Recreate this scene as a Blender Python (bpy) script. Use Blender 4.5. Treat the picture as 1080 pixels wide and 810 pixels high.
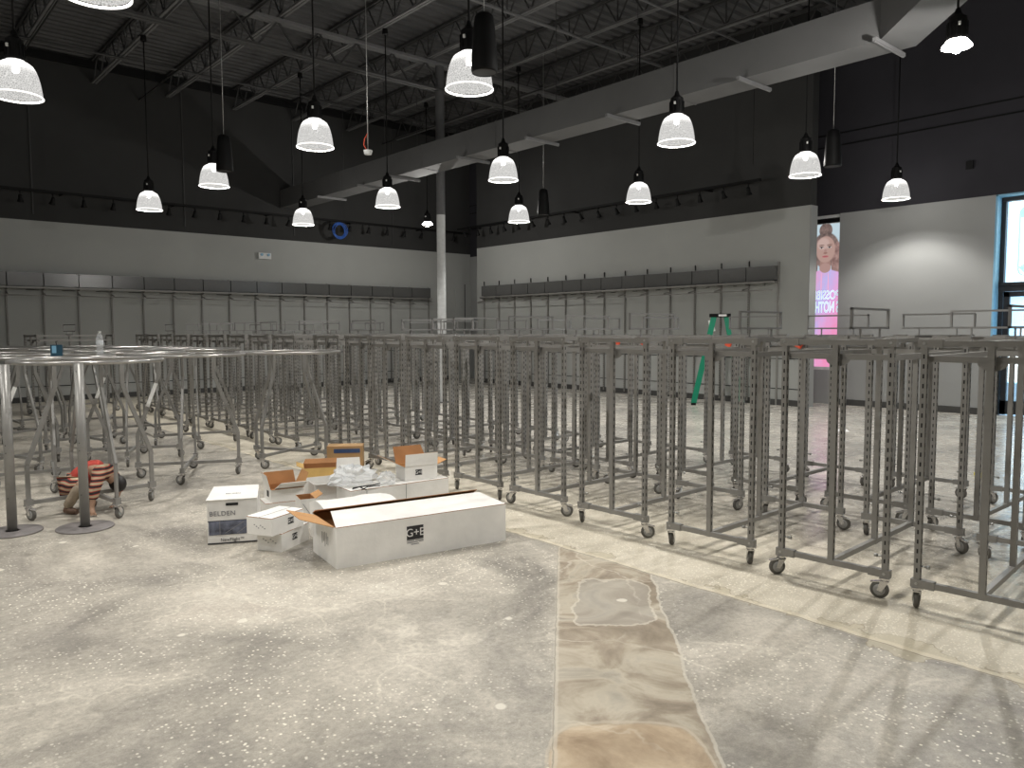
import bpy, math, random
from mathutils import Vector, Matrix
random.seed(7)
PI = math.pi
R = math.radians
scene = bpy.context.scene
for o in list(bpy.data.objects):
    bpy.data.objects.remove(o)

# ------------------------------------------------------------------ camera
H = 1.55
YAW, PITCH, ROLL = R(41.2104), R(4.0173), R(-0.1963)
F0 = Vector((math.sin(YAW), math.cos(YAW), 0)); R0 = Vector((math.cos(YAW), -math.sin(YAW), 0)); U0 = Vector((0, 0, 1))
Fw = F0 * math.cos(PITCH) - U0 * math.sin(PITCH)
Up = U0 * math.cos(PITCH) + F0 * math.sin(PITCH)
Rt = R0 * math.cos(ROLL) + Up * math.sin(ROLL)
Uu = Up * math.cos(ROLL) - R0 * math.sin(ROLL)
cam = bpy.data.cameras.new('camera')
camo = bpy.data.objects.new('camera', cam)
scene.collection.objects.link(camo)
camo.matrix_world = Matrix(((Rt.x, Uu.x, -Fw.x, 0), (Rt.y, Uu.y, -Fw.y, 0), (Rt.z, Uu.z, -Fw.z, H), (0, 0, 0, 1)))
cam.sensor_fit = 'HORIZONTAL'; cam.sensor_width = 36; cam.lens = 812.14 / 1080 * 36
cam.clip_start = 0.05; cam.clip_end = 300
scene.camera = camo

# ------------------------------------------------------------------ world, exposure
scene.view_settings.view_transform = 'Standard'
scene.view_settings.look = 'None'
scene.view_settings.gamma = 1
scene.view_settings.use_curve_mapping = False
scene.view_settings.exposure = 0.0
w = bpy.data.worlds.new('sky'); scene.world = w; w.use_nodes = True
bg = w.node_tree.nodes['Background']
bg.inputs[0].default_value = (0.42, 0.72, 1.0, 1); bg.inputs[1].default_value = 2.6
LAMP_W = 112
LAMP_COL = (1.0, 0.97, 0.92)

# ------------------------------------------------------------------ node helpers
def newmat(name):
    m = bpy.data.materials.new(name); m.use_nodes = True
    return m, m.node_tree.nodes, m.node_tree.links, m.node_tree.nodes['Principled BSDF']
def noise(nt, scale, detail=3, rough=.5, vec=None, dist=0):
    n = nt.nodes.new('ShaderNodeTexNoise'); n.inputs['Scale'].default_value = scale
    n.inputs['Detail'].default_value = detail; n.inputs['Roughness'].default_value = rough
    n.inputs['Distortion'].default_value = dist
    if vec is not None: nt.links.new(vec, n.inputs['Vector'])
    return n
def ramp(nt, src, stops):
    r = nt.nodes.new('ShaderNodeValToRGB'); nt.links.new(src, r.inputs[0])
    e = r.color_ramp.elements
    while len(e) < len(stops): e.new(.5)
    for i, (p, c) in enumerate(stops):
        e[i].position = p
        e[i].color = (c, c, c, 1) if isinstance(c, (int, float)) else (c[0], c[1], c[2], 1)
    return r.outputs[0]
def mix(nt, fac, a, b, mode='MIX'):
    m = nt.nodes.new('ShaderNodeMix'); m.data_type = 'RGBA'; m.blend_type = mode
    for s, v in ((m.inputs[0], fac), (m.inputs[6], a), (m.inputs[7], b)):
        if isinstance(v, (int, float)): s.default_value = v if s == m.inputs[0] else (v, v, v, 1)
        elif isinstance(v, tuple): s.default_value = (v[0], v[1], v[2], 1)
        else: nt.links.new(v, s)
    return m.outputs[2]
def mth(nt, op, a, b=None, c=None, clamp=False):
    m = nt.nodes.new('ShaderNodeMath'); m.operation = op; m.use_clamp = clamp
    for i, v in enumerate((a, b, c)):
        if v is None: continue
        if isinstance(v, (int, float)): m.inputs[i].default_value = v
        else: nt.links.new(v, m.inputs[i])
    return m.outputs[0]
def smooth(nt, v, lo, hi):
    m = nt.nodes.new('ShaderNodeMapRange'); m.interpolation_type = 'SMOOTHSTEP'
    nt.links.new(v, m.inputs[0]); m.inputs[1].default_value = lo; m.inputs[2].default_value = hi
    return m.outputs[0]
def pmat(name, col, rough=.5, metal=0.0, var=.08, nscale=12, bump=0.0, bscale=60, spec=.5):
    m, N, L, p = newmat(name); nt = m.node_tree
    tc = N.new('ShaderNodeTexCoord')
    n = noise(nt, nscale, 3, .55, tc.outputs['Object'])
    lo = tuple(max(0, c * (1 - var)) for c in col); hi = tuple(min(1, c * (1 + var)) for c in col)
    L.new(ramp(nt, n.outputs[0], [(.3, lo), (.7, hi)]), p.inputs['Base Color'])
    p.inputs['Roughness'].default_value = rough; p.inputs['Metallic'].default_value = metal
    p.inputs['Specular IOR Level'].default_value = spec
    if bump:
        b = noise(nt, bscale, 3, .5, tc.outputs['Object'])
        bn = N.new('ShaderNodeBump'); bn.inputs['Strength'].default_value = bump; bn.inputs['Distance'].default_value = .005
        L.new(b.outputs[0], bn.inputs['Height']); L.new(bn.outputs[0], p.inputs['Normal'])
    return m
def emat(name, col, s):
    m, N, L, p = newmat(name)
    p.inputs['Base Color'].default_value = (*col, 1)
    p.inputs['Emission Color'].default_value = (*col, 1); p.inputs['Emission Strength'].default_value = s
    return m

M = {}
M['grey_steel'] = pmat('grey_steel', (.255, .248, .234), .42, .2, .07, 4)
M['slot'] = pmat('slot', (.012, .012, .012), .8)
M['chrome'] = pmat('chrome', (.62, .61, .60), .25, .8, .05)
M['zinc'] = pmat('zinc', (.42, .42, .41), .35, .7, .08)
M['tyre'] = pmat('tyre', (.11, .104, .093), .7)
M['hub'] = pmat('hub', (.33, .33, .32), .5, .2)
M['round_steel'] = pmat('round_steel', (.27, .264, .25), .38, .3, .08, 4)
M['ring_steel'] = pmat('ring_steel', (.40, .39, .375), .28, .7, .06, 4)
M['disc_steel'] = pmat('disc_steel', (.20, .185, .18), .55, .2, .08)
M['frame_steel'] = pmat('frame_steel', (.26, .255, .25), .4, .3, .06, 4)
M['grille'] = pmat('grille', (.03, .03, .03), .7)
M['red_tag'] = pmat('red_tag', (.75, .10, .045), .6)
M['white_label'] = pmat('white_label', (.78, .78, .76), .5)
M['black'] = pmat('black', (.004, .004, .0042), .6, 0, .05, 5, 0, 1, .2)
M['black_matt'] = pmat('black_matt', (.010, .010, .0105), .8, 0, .05, 5, 0, 1, .2)
M['wall_dark'] = pmat('wall_dark', (.042, .042, .0415), .9, 0, .10, .8, .15, 40, .2)
M['wall_navy'] = pmat('wall_navy', (.033, .032, .038), .9, 0, .10, .8, .15, 40, .2)
M['wall_grey'] = pmat('wall_grey', (.36, .368, .355), .8, 0, .04, .6, .1, 50)
M['wall_light'] = pmat('wall_light', (.30, .306, .302), .75, 0, .04, .6, .1, 50)
M['base'] = pmat('base', (.05, .05, .048), .6)
M['deck'] = pmat('deck', (.078, .078, .080), .7, 0, .15, 2)
M['joist'] = pmat('joist', (.045, .045, .045), .65, 0, .12, 3)
M['joist_light'] = pmat('joist_light', (.15, .15, .152), .6, 0, .12, 3)
M['duct'] = pmat('duct', (.088, .088, .088), .7, 0, .08, 1.5)
M['duct_under'] = M['duct']
M['column_white'] = pmat('column_white', (.50, .51, .51), .5)
M['column_grey'] = pmat('column_grey', (.085, .085, .087), .5)
M['panel'] = pmat('panel', (.10, .10, .098), .2, .0, .05, 3, 0, 1, .5)
M['white_paint'] = pmat('white_paint', (.66, .67, .66), .5)
M['carton_white'] = pmat('carton_white', (.80, .785, .75), .7, 0, .07, 5, .25, 30)
M['carton_white2'] = pmat('carton_white2', (.72, .705, .67), .75, 0, .10, 6, .4, 20)
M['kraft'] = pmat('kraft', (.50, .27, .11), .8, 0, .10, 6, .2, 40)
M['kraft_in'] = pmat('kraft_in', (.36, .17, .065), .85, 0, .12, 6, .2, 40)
M['kraft_yellow'] = pmat('kraft_yellow', (.52, .33, .10), .6, 0, .14, 8, .5, 14)
M['kraft_brown'] = pmat('kraft_brown', (.42, .26, .12), .75, 0, .10, 6, .2, 40)
M['ink'] = pmat('ink', (.02, .02, .022), .6)
M['ink_grey'] = pmat('ink_grey', (.22, .22, .23), .7)
M['paper'] = pmat('paper', (.8, .79, .77), .6)
M['blue_band'] = pmat('blue_band', (.035, .07, .17), .45, 0, .2, 14)
M['navy_photo'] = pmat('navy_photo', (.10, .11, .15), .4, 0, .75, 16)
M['green'] = pmat('green', (.0, .22, .12), .4, 0, .06)
M['alu'] = pmat('alu', (.5, .5, .5), .35, .7)
M['blue_cable'] = pmat('blue_cable', (.02, .10, .42), .5)
M['teal_box'] = pmat('teal_box', (.010, .055, .095), .45)
M['jamb'] = pmat('jamb', (.20, .42, .60), .5)  # blue sky light on the shop front jamb, put into the base colour
M['frame_black'] = pmat('frame_black', (.018, .02, .024), .4, .2)
M['yellow'] = pmat('yellow', (.85, .72, .05), .5)
M['asphalt'] = pmat('asphalt', (.35, .36, .37), .9)
M['far_wall'] = pmat('far_wall', (.6, .63, .66), .8)
M['skin'] = pmat('skin', (.33, .20, .13), .6)
M['hair'] = pmat('hair', (.010, .008, .007), .5)
M['shoe'] = pmat('shoe', (.12, .07, .045), .6)
M['trousers'] = pmat('trousers', (.33, .27, .20), .85, 0, .15, 20)
M['red'] = pmat('red', (.42, .05, .035), .8, 0, .2, 20)

def stripes(name, scale, axis='Z'):
    m, N, L, p = newmat(name); nt = m.node_tree
    tc = N.new('ShaderNodeTexCoord')
    wv = N.new('ShaderNodeTexWave'); wv.bands_direction = axis; wv.inputs['Scale'].default_value = scale
    wv.inputs['Distortion'].default_value = 2.2; wv.inputs['Detail'].default_value = 1
    L.new(tc.outputs['Object'], wv.inputs['Vector'])
    c = ramp(nt, wv.outputs[0], [(.0, (.03, .02, .02)), (.28, (.03, .02, .02)), (.36, (.42, .05, .035)), (.62, (.42, .06, .04)), (.72, (.42, .32, .20)), (1, (.45, .36, .24))])
    for n in nt.nodes:
        if n.type == 'VALTORGB': n.color_ramp.interpolation = 'LINEAR'
    L.new(c, p.inputs['Base Color']); p.inputs['Roughness'].default_value = .85
    return m
M['stripe'] = stripes('stripe', 5.5)

def plastic():
    m, N, L, p = newmat('clear_plastic'); nt = m.node_tree
    p.inputs['Base Color'].default_value = (.85, .87, .88, 1); p.inputs['Roughness'].default_value = .12
    p.inputs['Transmission Weight'].default_value = 0
    p.inputs['Alpha'].default_value = .42
    return m
M['plastic'] = plastic()
def glass(name, alpha=.12, col=(.75, .9, .95)):
    m, N, L, p = newmat(name)
    p.inputs['Base Color'].default_value = (*col, 1); p.inputs['Roughness'].default_value = .03
    p.inputs['Alpha'].default_value = alpha
    return m
M['glass'] = glass('glass')
M['bottle'] = glass('bottle', .22, (.88, .92, .95))
M['bulb'] = emat('bulb', (1, .97, .9), 30)
M['bulb_hot'] = emat('bulb_hot', (1, .96, .88), 60)

def shade_mat():
    m, N, L, p = newmat('prismatic_glass'); nt = m.node_tree
    tc = N.new('ShaderNodeTexCoord')
    v = N.new('ShaderNodeTexVoronoi'); v.feature = 'DISTANCE_TO_EDGE'; v.inputs['Scale'].default_value = 52
    L.new(tc.outputs['Object'], v.inputs['Vector'])
    sx = N.new('ShaderNodeSeparateXYZ'); L.new(tc.outputs['Object'], sx.inputs[0])
    top = smooth(nt, sx.outputs[2], .20, .36)
    cell = ramp(nt, v.outputs['Distance'], [(0, .95), (.10, .62), (.5, .42)])
    strength = mth(nt, 'ADD', mth(nt, 'MULTIPLY', cell, .95), mth(nt, 'MULTIPLY', top, 1.6))
    em = N.new('ShaderNodeEmission'); em.inputs[0].default_value = (1, .985, .95, 1); L.new(strength, em.inputs[1])
    tr = N.new('ShaderNodeBsdfTransparent')
    lw = N.new('ShaderNodeLayerWeight'); lw.inputs[0].default_value = .35
    fac = mth(nt, 'ADD', .93, mth(nt, 'MULTIPLY', lw.outputs['Facing'], .07), clamp=True)
    ms = N.new('ShaderNodeMixShader'); L.new(fac, ms.inputs[0]); L.new(tr.outputs[0], ms.inputs[1]); L.new(em.outputs[0], ms.inputs[2])
    out = nt.nodes['Material Output']; L.new(ms.outputs[0], out.inputs[0])
    return m
M['shade'] = shade_mat()
M['shade_rim'] = emat('shade_rim', (1, .985, .95), 1.3)

# ------------------------------------------------------------------ floor material
def floor_mat():
    m, N, L, p = newmat('polished_concrete'); nt = m.node_tree
    tc = N.new('ShaderNodeTexCoord'); vec = tc.outputs['Object']
    s = N.new('ShaderNodeSeparateXYZ'); L.new(vec, s.inputs[0]); X, Y = s.outputs[0], s.outputs[1]
    wn = noise(nt, 1.7, 5, .62, vec); wob = mth(nt, 'MULTIPLY', mth(nt, 'SUBTRACT', wn.outputs[0], .5), .22)
    fn = noise(nt, 9, 4, .65, vec); fwob = mth(nt, 'MULTIPLY', mth(nt, 'SUBTRACT', fn.outputs[0], .5), .06)
    big = noise(nt, .75, 6, .62, vec, .8); mid = noise(nt, 3.2, 6, .68, vec, .5); fine = noise(nt, 38, 3, .6, vec)
    c = ramp(nt, big.outputs[0], [(.35, (.23, .213, .185)), (.5, (.40, .37, .315)), (.65, (.55, .505, .43))])
    c = mix(nt, .6, c, ramp(nt, mid.outputs[0], [(.25, .36), (.5, .5), (.75, .66)]), 'OVERLAY')
    swirl = noise(nt, 14, 5, .7, vec, 1.8)
    c = mix(nt, .55, c, ramp(nt, swirl.outputs[0], [(.28, .34), (.5, .5), (.72, .66)]), 'OVERLAY')
    c = mix(nt, .5, c, ramp(nt, fine.outputs[0], [(.3, .36), (.7, .62)]), 'OVERLAY')
    grain = noise(nt, 150, 2, .6, vec); c = mix(nt, .5, c, ramp(nt, grain.outputs[0], [(.3, .38), (.7, .62)]), 'OVERLAY')
    # strip of newer concrete between two saw cuts running diagonally
    d = mth(nt, 'SUBTRACT', X, Y)                         # seam 1 at about -0.07, seam 2 at about +.8
    d1 = mth(nt, 'ADD', mth(nt, 'ADD', d, .05), mth(nt, 'MULTIPLY', fwob, .5))
    d2 = mth(nt, 'SUBTRACT', mth(nt, 'ADD', d, mth(nt, 'MULTIPLY', wob, .9)), .79)
    dx = mth(nt, 'SUBTRACT', mth(nt, 'ADD', X, mth(nt, 'MULTIPLY', wob, .45)), 3.82)
    instrip = mth(nt, 'MULTIPLY', mth(nt, 'MULTIPLY', smooth(nt, d1, -.01, .02), smooth(nt, mth(nt, 'MULTIPLY', d2, -1), -.01, .02)), smooth(nt, mth(nt, 'MULTIPLY', dx, -1), -.02, .03))
    sn = noise(nt, 2.3, 5, .6, vec, 1.5)
    stripc = ramp(nt, sn.outputs[0], [(.32, (.21, .165, .115)), (.45, (.34, .28, .205)), (.56, (.50, .445, .345)), (.64, (.40, .36, .29)), (.75, (.28, .24, .19))])
    c = mix(nt, mth(nt, 'MULTIPLY', instrip, .85), c, stripc)
    # tan fresh patch, smooth grey blob
    def blob(cx, cy, rx, ry, rot, soft):
        ca, sa = math.cos(rot), math.sin(rot)
        ux = mth(nt, 'ADD', mth(nt, 'MULTIPLY', mth(nt, 'SUBTRACT', X, cx), ca / rx), mth(nt, 'MULTIPLY', mth(nt, 'SUBTRACT', Y, cy), sa / rx))
        uy = mth(nt, 'ADD', mth(nt, 'MULTIPLY', mth(nt, 'SUBTRACT', X, cx), -sa / ry), mth(nt, 'MULTIPLY', mth(nt, 'SUBTRACT', Y, cy), ca / ry))
        pw = mth(nt, 'ADD', mth(nt, 'POWER', mth(nt, 'ABSOLUTE', ux), 4), mth(nt, 'POWER', mth(nt, 'ABSOLUTE', uy), 4))
        rr = mth(nt, 'ADD', mth(nt, 'POWER', pw, .25), mth(nt, 'MULTIPLY', wob, soft))
        return rr
    pr = blob(1.88, 1.54, .56, .30, PI / 4, 1.2)
    pm = mth(nt, 'SUBTRACT', 1, smooth(nt, pr, .95, 1.0))
    c = mix(nt, mth(nt, 'MULTIPLY', pm, .85), c, ramp(nt, mid.outputs[0], [(.32, (.29, .205, .125)), (.5, (.48, .365, .24)), (.66, (.64, .53, .38))]))
    br = blob(3.28, 2.88, .36, .22, PI / 4, 5.5)
    bm = mth(nt, 'SUBTRACT', 1, smooth(nt, br, .95, 1.0))
    c = mix(nt, mth(nt, 'MULTIPLY', bm, .55), c, (.37, .345, .30))
    # the paler, yellower slab beyond the long joint
    beyond = smooth(nt, dx, -.02, .02)
    strip2 = mth(nt, 'MULTIPLY', beyond, mth(nt, 'SUBTRACT', 1, smooth(nt, X, 4.5, 6.0)))
    c = mix(nt, mth(nt, 'MULTIPLY', strip2, .75), c, ramp(nt, mid.outputs[0], [(.3, (.50, .45, .35)), (.55, (.61, .555, .44)), (.75, (.69, .635, .52))]))
    c = mix(nt, mth(nt, 'MULTIPLY', smooth(nt, X, 5.5, 8), .4), c, (.50, .485, .455))
    # exposed aggregate specks
    v = N.new('ShaderNodeTexVoronoi'); v.inputs['Scale'].default_value = 46; L.new(vec, v.inputs['Vector'])
    rnd = N.new('ShaderNodeSeparateXYZ'); L.new(v.outputs['Color'], rnd.inputs[0])
    zone = ramp(nt, noise(nt, 1.1, 3, .6, vec).outputs[0], [(.40, .05), (.60, 1.0)])
    spk = mth(nt, 'MULTIPLY', mth(nt, 'SUBTRACT', 1, smooth(nt, v.outputs['Distance'], .20, .34)), smooth(nt, rnd.outputs[0], .55, .6))
    spk = mth(nt, 'MULTIPLY', mth(nt, 'MULTIPLY', spk, zone), mth(nt, 'SUBTRACT', 1, instrip))
    c = mix(nt, mth(nt, 'MULTIPLY', spk, .9), c, (.90, .86, .74))
    v2 = N.new('ShaderNodeTexVoronoi'); v2.inputs['Scale'].default_value = 4.2; L.new(vec, v2.inputs['Vector'])
    r2 = N.new('ShaderNodeSeparateXYZ'); L.new(v2.outputs['Color'], r2.inputs[0])
    chip = mth(nt, 'MULTIPLY', mth(nt, 'SUBTRACT', 1, smooth(nt, mth(nt, 'ADD', v2.outputs['Distance'], mth(nt, 'MULTIPLY', fwob, 3)), .08, .13)), smooth(nt, r2.outputs[1], .72, .74))
    c = mix(nt, mth(nt, 'MULTIPLY', chip, .7), c, (.78, .74, .64))
    v4 = N.new('ShaderNodeTexVoronoi'); v4.inputs['Scale'].default_value = 75; L.new(vec, v4.inputs['Vector'])
    r4 = N.new('ShaderNodeSeparateXYZ'); L.new(v4.outputs['Color'], r4.inputs[0])
    ter = mth(nt, 'MULTIPLY', strip2, mth(nt, 'SUBTRACT', 1, smooth(nt, v4.outputs['Distance'], .25, .4)))
    c = mix(nt, mth(nt, 'MULTIPLY', ter, .6), c, ramp(nt, r4.outputs[0], [(.2, (.50, .43, .31)), (.6, (.82, .76, .61)), (.9, (.88, .84, .72))]))
    en = noise(nt, 2.2, 4, .6, vec)
    eband = mth(nt, 'SUBTRACT', mth(nt, 'ABSOLUTE', mth(nt, 'SUBTRACT', dx, .05)), mth(nt, 'MULTIPLY', mth(nt, 'SUBTRACT', en.outputs[0], .50), .9))
    em_ = mth(nt, 'SUBTRACT', 1, smooth(nt, eband, -.006, .006))
    c = mix(nt, mth(nt, 'MULTIPLY', em_, .7), c, (.45, .40, .29))
    c = mix(nt, mth(nt, 'MULTIPLY', mth(nt, 'SUBTRACT', 1, smooth(nt, mth(nt, 'ABSOLUTE', eband), .003, .010)), .55), c, (.22, .18, .12))
    # pale scrape rings left by the grinder
    v3 = N.new('ShaderNodeTexVoronoi'); v3.feature = 'DISTANCE_TO_EDGE'; v3.inputs['Scale'].default_value = 1.3
    dn = mix(nt, .22, vec, noise(nt, 3, 4, .6, vec).outputs['Color']); L.new(dn, v3.inputs['Vector'])
    vein = mth(nt, 'MULTIPLY', mth(nt, 'SUBTRACT', 1, smooth(nt, v3.outputs['Distance'], 0, .012)), ramp(nt, big.outputs[0], [(.45, 0.0), (.6, .45)]))
    c = mix(nt, vein, c, (.74, .69, .58))
    # joints and cracks
    def line(dv, wd, col, k, cur):
        a = mth(nt, 'SUBTRACT', 1, smooth(nt, mth(nt, 'ABSOLUTE', dv), wd * .4, wd))
        return mix(nt, mth(nt, 'MULTIPLY', a, k), cur, col)
    near = mth(nt, 'SUBTRACT', 1, smooth(nt, dx, .0, .02))
    def gated(dv, wd, col, k, cur):
        a = mth(nt, 'SUBTRACT', 1, smooth(nt, mth(nt, 'ABSOLUTE', dv), wd * .4, wd))
        return mix(nt, mth(nt, 'MULTIPLY', mth(nt, 'MULTIPLY', a, k), near), cur, col)
    c = gated(mth(nt, 'SUBTRACT', d1, .008), .022, (.62, .58, .49), .45, c)
    c = gated(d1, .006, (.14, .125, .10), .45, c)
    c = gated(d2, .014, (.62, .58, .49), .6, c)
    c = line(mth(nt, 'SUBTRACT', dx, .02), .035, (.70, .63, .48), .45, c)
    c = line(dx, .007, (.13, .115, .085), .7, c)
    c = line(mth(nt, 'SUBTRACT', mth(nt, 'ADD', Y, mth(nt, 'MULTIPLY', fwob, .3)), 9.6), .008, (.12, .11, .09), .6, c)
    c = line(mth(nt, 'SUBTRACT', X, 11.0), .008, (.12, .11, .09), .6, c)
    c = line(mth(nt, 'SUBTRACT', pr, 1.0), .022, (.62, .54, .42), .4, c)
    c = line(mth(nt, 'SUBTRACT', br, 1.0), .04, (.62, .58, .49), .6, c)
    L.new(c, p.inputs['Base Color'])
    L.new(mth(nt, 'SUBTRACT', ramp(nt, mid.outputs[0], [(.3, .38), (.7, .55)]), mth(nt, 'MULTIPLY', smooth(nt, X, 4.2, 5.4), .2)), p.inputs['Roughness'])
    p.inputs['Specular IOR Level'].default_value = .4
    b = N.new('ShaderNodeBump'); b.inputs['Strength'].default_value = .12; b.inputs['Distance'].default_value = .004
    L.new(fn.outputs[0], b.inputs['Height']); L.new(b.outputs[0], p.inputs['Normal'])
    return m
M['floor'] = floor_mat()

# ------------------------------------------------------------------ mesh builder
class MB:
    def __init__(s): s.v = []; s.f = []; s.mi = []; s.sm = []
    def add(s, vs, fs, mi=0, sm=False):
        b = len(s.v); s.v += [tuple(v) for v in vs]
        for f in fs: s.f.append(tuple(b + i for i in f)); s.mi.append(mi); s.sm.append(sm)
        return s
    def box(s, c, d, mi=0, rot=None):
        x, y, z = d[0] / 2, d[1] / 2, d[2] / 2
        vs = [Vector((i * x, j * y, k * z)) for i in (-1, 1) for j in (-1, 1) for k in (-1, 1)]
        if rot is not None: vs = [rot @ v for v in vs]
        vs = [v + Vector(c) for v in vs]
        return s.add(vs, [(0, 1, 3, 2), (4, 6, 7, 5), (0, 4, 5, 1), (2, 3, 7, 6), (0, 2, 6, 4), (1, 5, 7, 3)], mi)
    def bar(s, a, b, w, h, mi=0, up=(0, 0, 1)):
        a, b = Vector(a), Vector(b); d = b - a; L = d.length; d.normalize(); u = Vector(up)
        if abs(d.dot(u)) > .98: u = Vector((1, 0, 0))
        sd = d.cross(u).normalized(); u = sd.cross(d).normalized()
        rot = Matrix((d, sd, u)).transposed()
        return s.box((a + b) / 2, (L, w, h), mi, rot)
    def tube(s, pts, r, n=8, mi=0, closed=False, cap=True):
        pts = [Vector(p) for p in pts]; k = len(pts); rr = r if isinstance(r, (list, tuple)) else [r] * k
        vs = []; pn = None
        for i, p in enumerate(pts):
            if closed: t = pts[(i + 1) % k] - pts[i - 1]
            else: t = pts[min(i + 1, k - 1)] - pts[max(i - 1, 0)]
            t.normalize()
            if pn is None:
                ref = Vector((0, 0, 1)) if abs(t.z) < .9 else Vector((1, 0, 0)); pn = t.cross(ref).normalized()
            else:
                pn = (pn - t * pn.dot(t)).normalized()
            bn = t.cross(pn)
            for j in range(n):
                a = 2 * PI * j / n; vs.append(p + (pn * math.cos(a) + bn * math.sin(a)) * rr[i])
        fs = []
        for i in range(k if closed else k - 1):
            for j in range(n):
                a, b2 = i * n + j, i * n + (j + 1) % n; c2, d2 = ((i + 1) % k) * n + (j + 1) % n, ((i + 1) % k) * n + j
                fs.append((a, b2, c2, d2))
        s.add(vs, fs, mi, True)
        if not closed and cap:
            b = len(s.v) - len(vs)
            s.f.append(tuple(b + j for j in range(n - 1, -1, -1))); s.mi.append(mi); s.sm.append(False)
            s.f.append(tuple(b + (k - 1) * n + j for j in range(n))); s.mi.append(mi); s.sm.append(False)
        return s
    def lathe(s, prof, n=24, c=(0, 0, 0), mi=0, sm=True, rot=None):
        vs = []; k = len(prof)
        for r, z in prof:
            for j in range(n):
                a = 2 * PI * j / n; v = Vector((r * math.cos(a), r * math.sin(a), z))
                if rot is not None: v = rot @ v
                vs.append(v + Vector(c))
        fs = [(i * n + j, i * n + (j + 1) % n, (i + 1) * n + (j + 1) % n, (i + 1) * n + j) for i in range(k - 1) for j in range(n)]
        s.add(vs, fs, mi, sm)
        b = len(s.v) - len(vs)
        if prof[0][0] > 1e-6 and getattr(s, 'capit', False): pass
        return s
    def disc(s, c, r, n=24, mi=0, rot=None, flip=False):
        vs = [Vector((r * math.cos(2 * PI * j / n), r * math.sin(2 * PI * j / n), 0)) for j in range(n)]
        if rot is not None: vs = [rot @ v for v in vs]
        vs = [v + Vector(c) for v in vs]
        return s.add(vs, [tuple(range(n)) if not flip else tuple(range(n - 1, -1, -1))], mi)
    def cyl(s, c, r, h, n=20, mi=0, rot=None, r2=None):
        r2 = r if r2 is None else r2
        s.lathe([(r, 0), (r2, h)], n, c, mi, True, rot)
        s.disc(c, r, n, mi, rot, True)
        t = Vector((0, 0, h)); t = rot @ t if rot is not None else t
        return s.disc(Vector(c) + t, r2, n, mi, rot)
    def quad(s, a, b, c, d, mi=0): return s.add([a, b, c, d], [(0, 1, 2, 3)], mi)
    def sheet(s, a, b, c, d, t=.004, mi=0, mi2=None):
        """a thin board with two faces; second face may have its own material"""
        a, b, c, d = map(Vector, (a, b, c, d)); n = (b - a).cross(d - a).normalized() * t
        s.add([a, b, c, d], [(0, 3, 2, 1)], mi)
        s.add([a + n, b + n, c + n, d + n], [(0, 1, 2, 3)], mi if mi2 is None else mi2)
        s.add([a, b, c, d, a + n, b + n, c + n, d + n], [(0, 1, 5, 4), (1, 2, 6, 5), (2, 3, 7, 6), (3, 0, 4, 7)], mi)
        return s
    def mesh(s, name, mats):
        me = bpy.data.meshes.new(name); me.from_pydata(s.v, [], s.f)
        for m in (mats if isinstance(mats, (list, tuple)) else [mats]): me.materials.append(M[m] if isinstance(m, str) else m)
        me.polygons.foreach_set('material_index', s.mi); me.polygons.foreach_set('use_smooth', s.sm)
        me.update(); return me
    def build(s, name, mats, parent=None, loc=None, rot=None, label=None):
        o = bpy.data.objects.new(name, s.mesh(name, mats)); scene.collection.objects.link(o)
        if parent: o.parent = parent
        if loc is not None: o.location = loc
        if rot is not None: o.rotation_euler = rot
        if label: o['label'] = label
        return o
def tag(o, label, cat, group=None, kind=None):
    o['label'] = label; o['category'] = cat
    if group: o['group'] = group
    if kind: o['kind'] = kind
    return o
def thing(name, label, cat, loc=(0, 0, 0), rz=0, group=None):
    o = bpy.data.objects.new(name, None); scene.collection.objects.link(o)
    o.empty_display_size = .1
    o.location = loc; o.rotation_euler = (0, 0, rz)
    return tag(o, label, cat, group)
def struct(o): o['kind'] = 'structure'; return o
def copy_tree(o, parent=None):
    c = o.copy(); scene.collection.objects.link(c)
    if parent is not None: c.parent = parent
    for ch in list(o.children): copy_tree(ch, c)
    return c
def text_mesh(name, txt, size, mat, parent, Mx, mirror=False, extrude=.0006, spacing=1.0, align='CENTER', bold=0):
    cu = bpy.data.curves.new(name, 'FONT'); cu.body = txt; cu.size = size; cu.extrude = extrude
    cu.align_x = align; cu.align_y = 'CENTER'; cu.space_character = spacing; cu.offset = bold
    t = bpy.data.objects.new('tmp_text', cu); scene.collection.objects.link(t)
    bpy.context.view_layer.update()
    me = bpy.data.meshes.new_from_object(t.evaluated_get(bpy.context.evaluated_depsgraph_get()))
    bpy.data.objects.remove(t)
    if mirror: me.transform(Matrix.Scale(-1, 4, (1, 0, 0)))
    me.transform(Mx)
    me.materials.clear(); me.materials.append(M[mat])
    o = bpy.data.objects.new(name, me); scene.collection.objects.link(o)
    if parent: o.parent = parent
    return o
def basis(origin, xdir, ydir):
    x = Vector(xdir).normalized(); y = Vector(ydir).normalized(); z = x.cross(y)
    m = Matrix((x, y, z)).transposed().to_4x4(); m.translation = Vector(origin); return m
ORD = 'first second third fourth fifth sixth seventh eighth ninth tenth eleventh twelfth thirteenth fourteenth fifteenth sixteenth seventeenth eighteenth nineteenth twentieth twenty-first twenty-second twenty-third twenty-fourth'.split()

# ------------------------------------------------------------------ room shell
XW, YW, XE, ZC, ZP = 14.4, 19.6, 15.4, 7.65, 3.96
XL, YB, XR, YJ, YEND = -3.0, -4.0, 17.0, 7.6, 18.0
m = MB(); m.quad((XL, YB, 0), (XR, YB, 0), (XR, YW, 0), (XL, YW, 0)); struct(m.build('floor', 'floor'))
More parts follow.
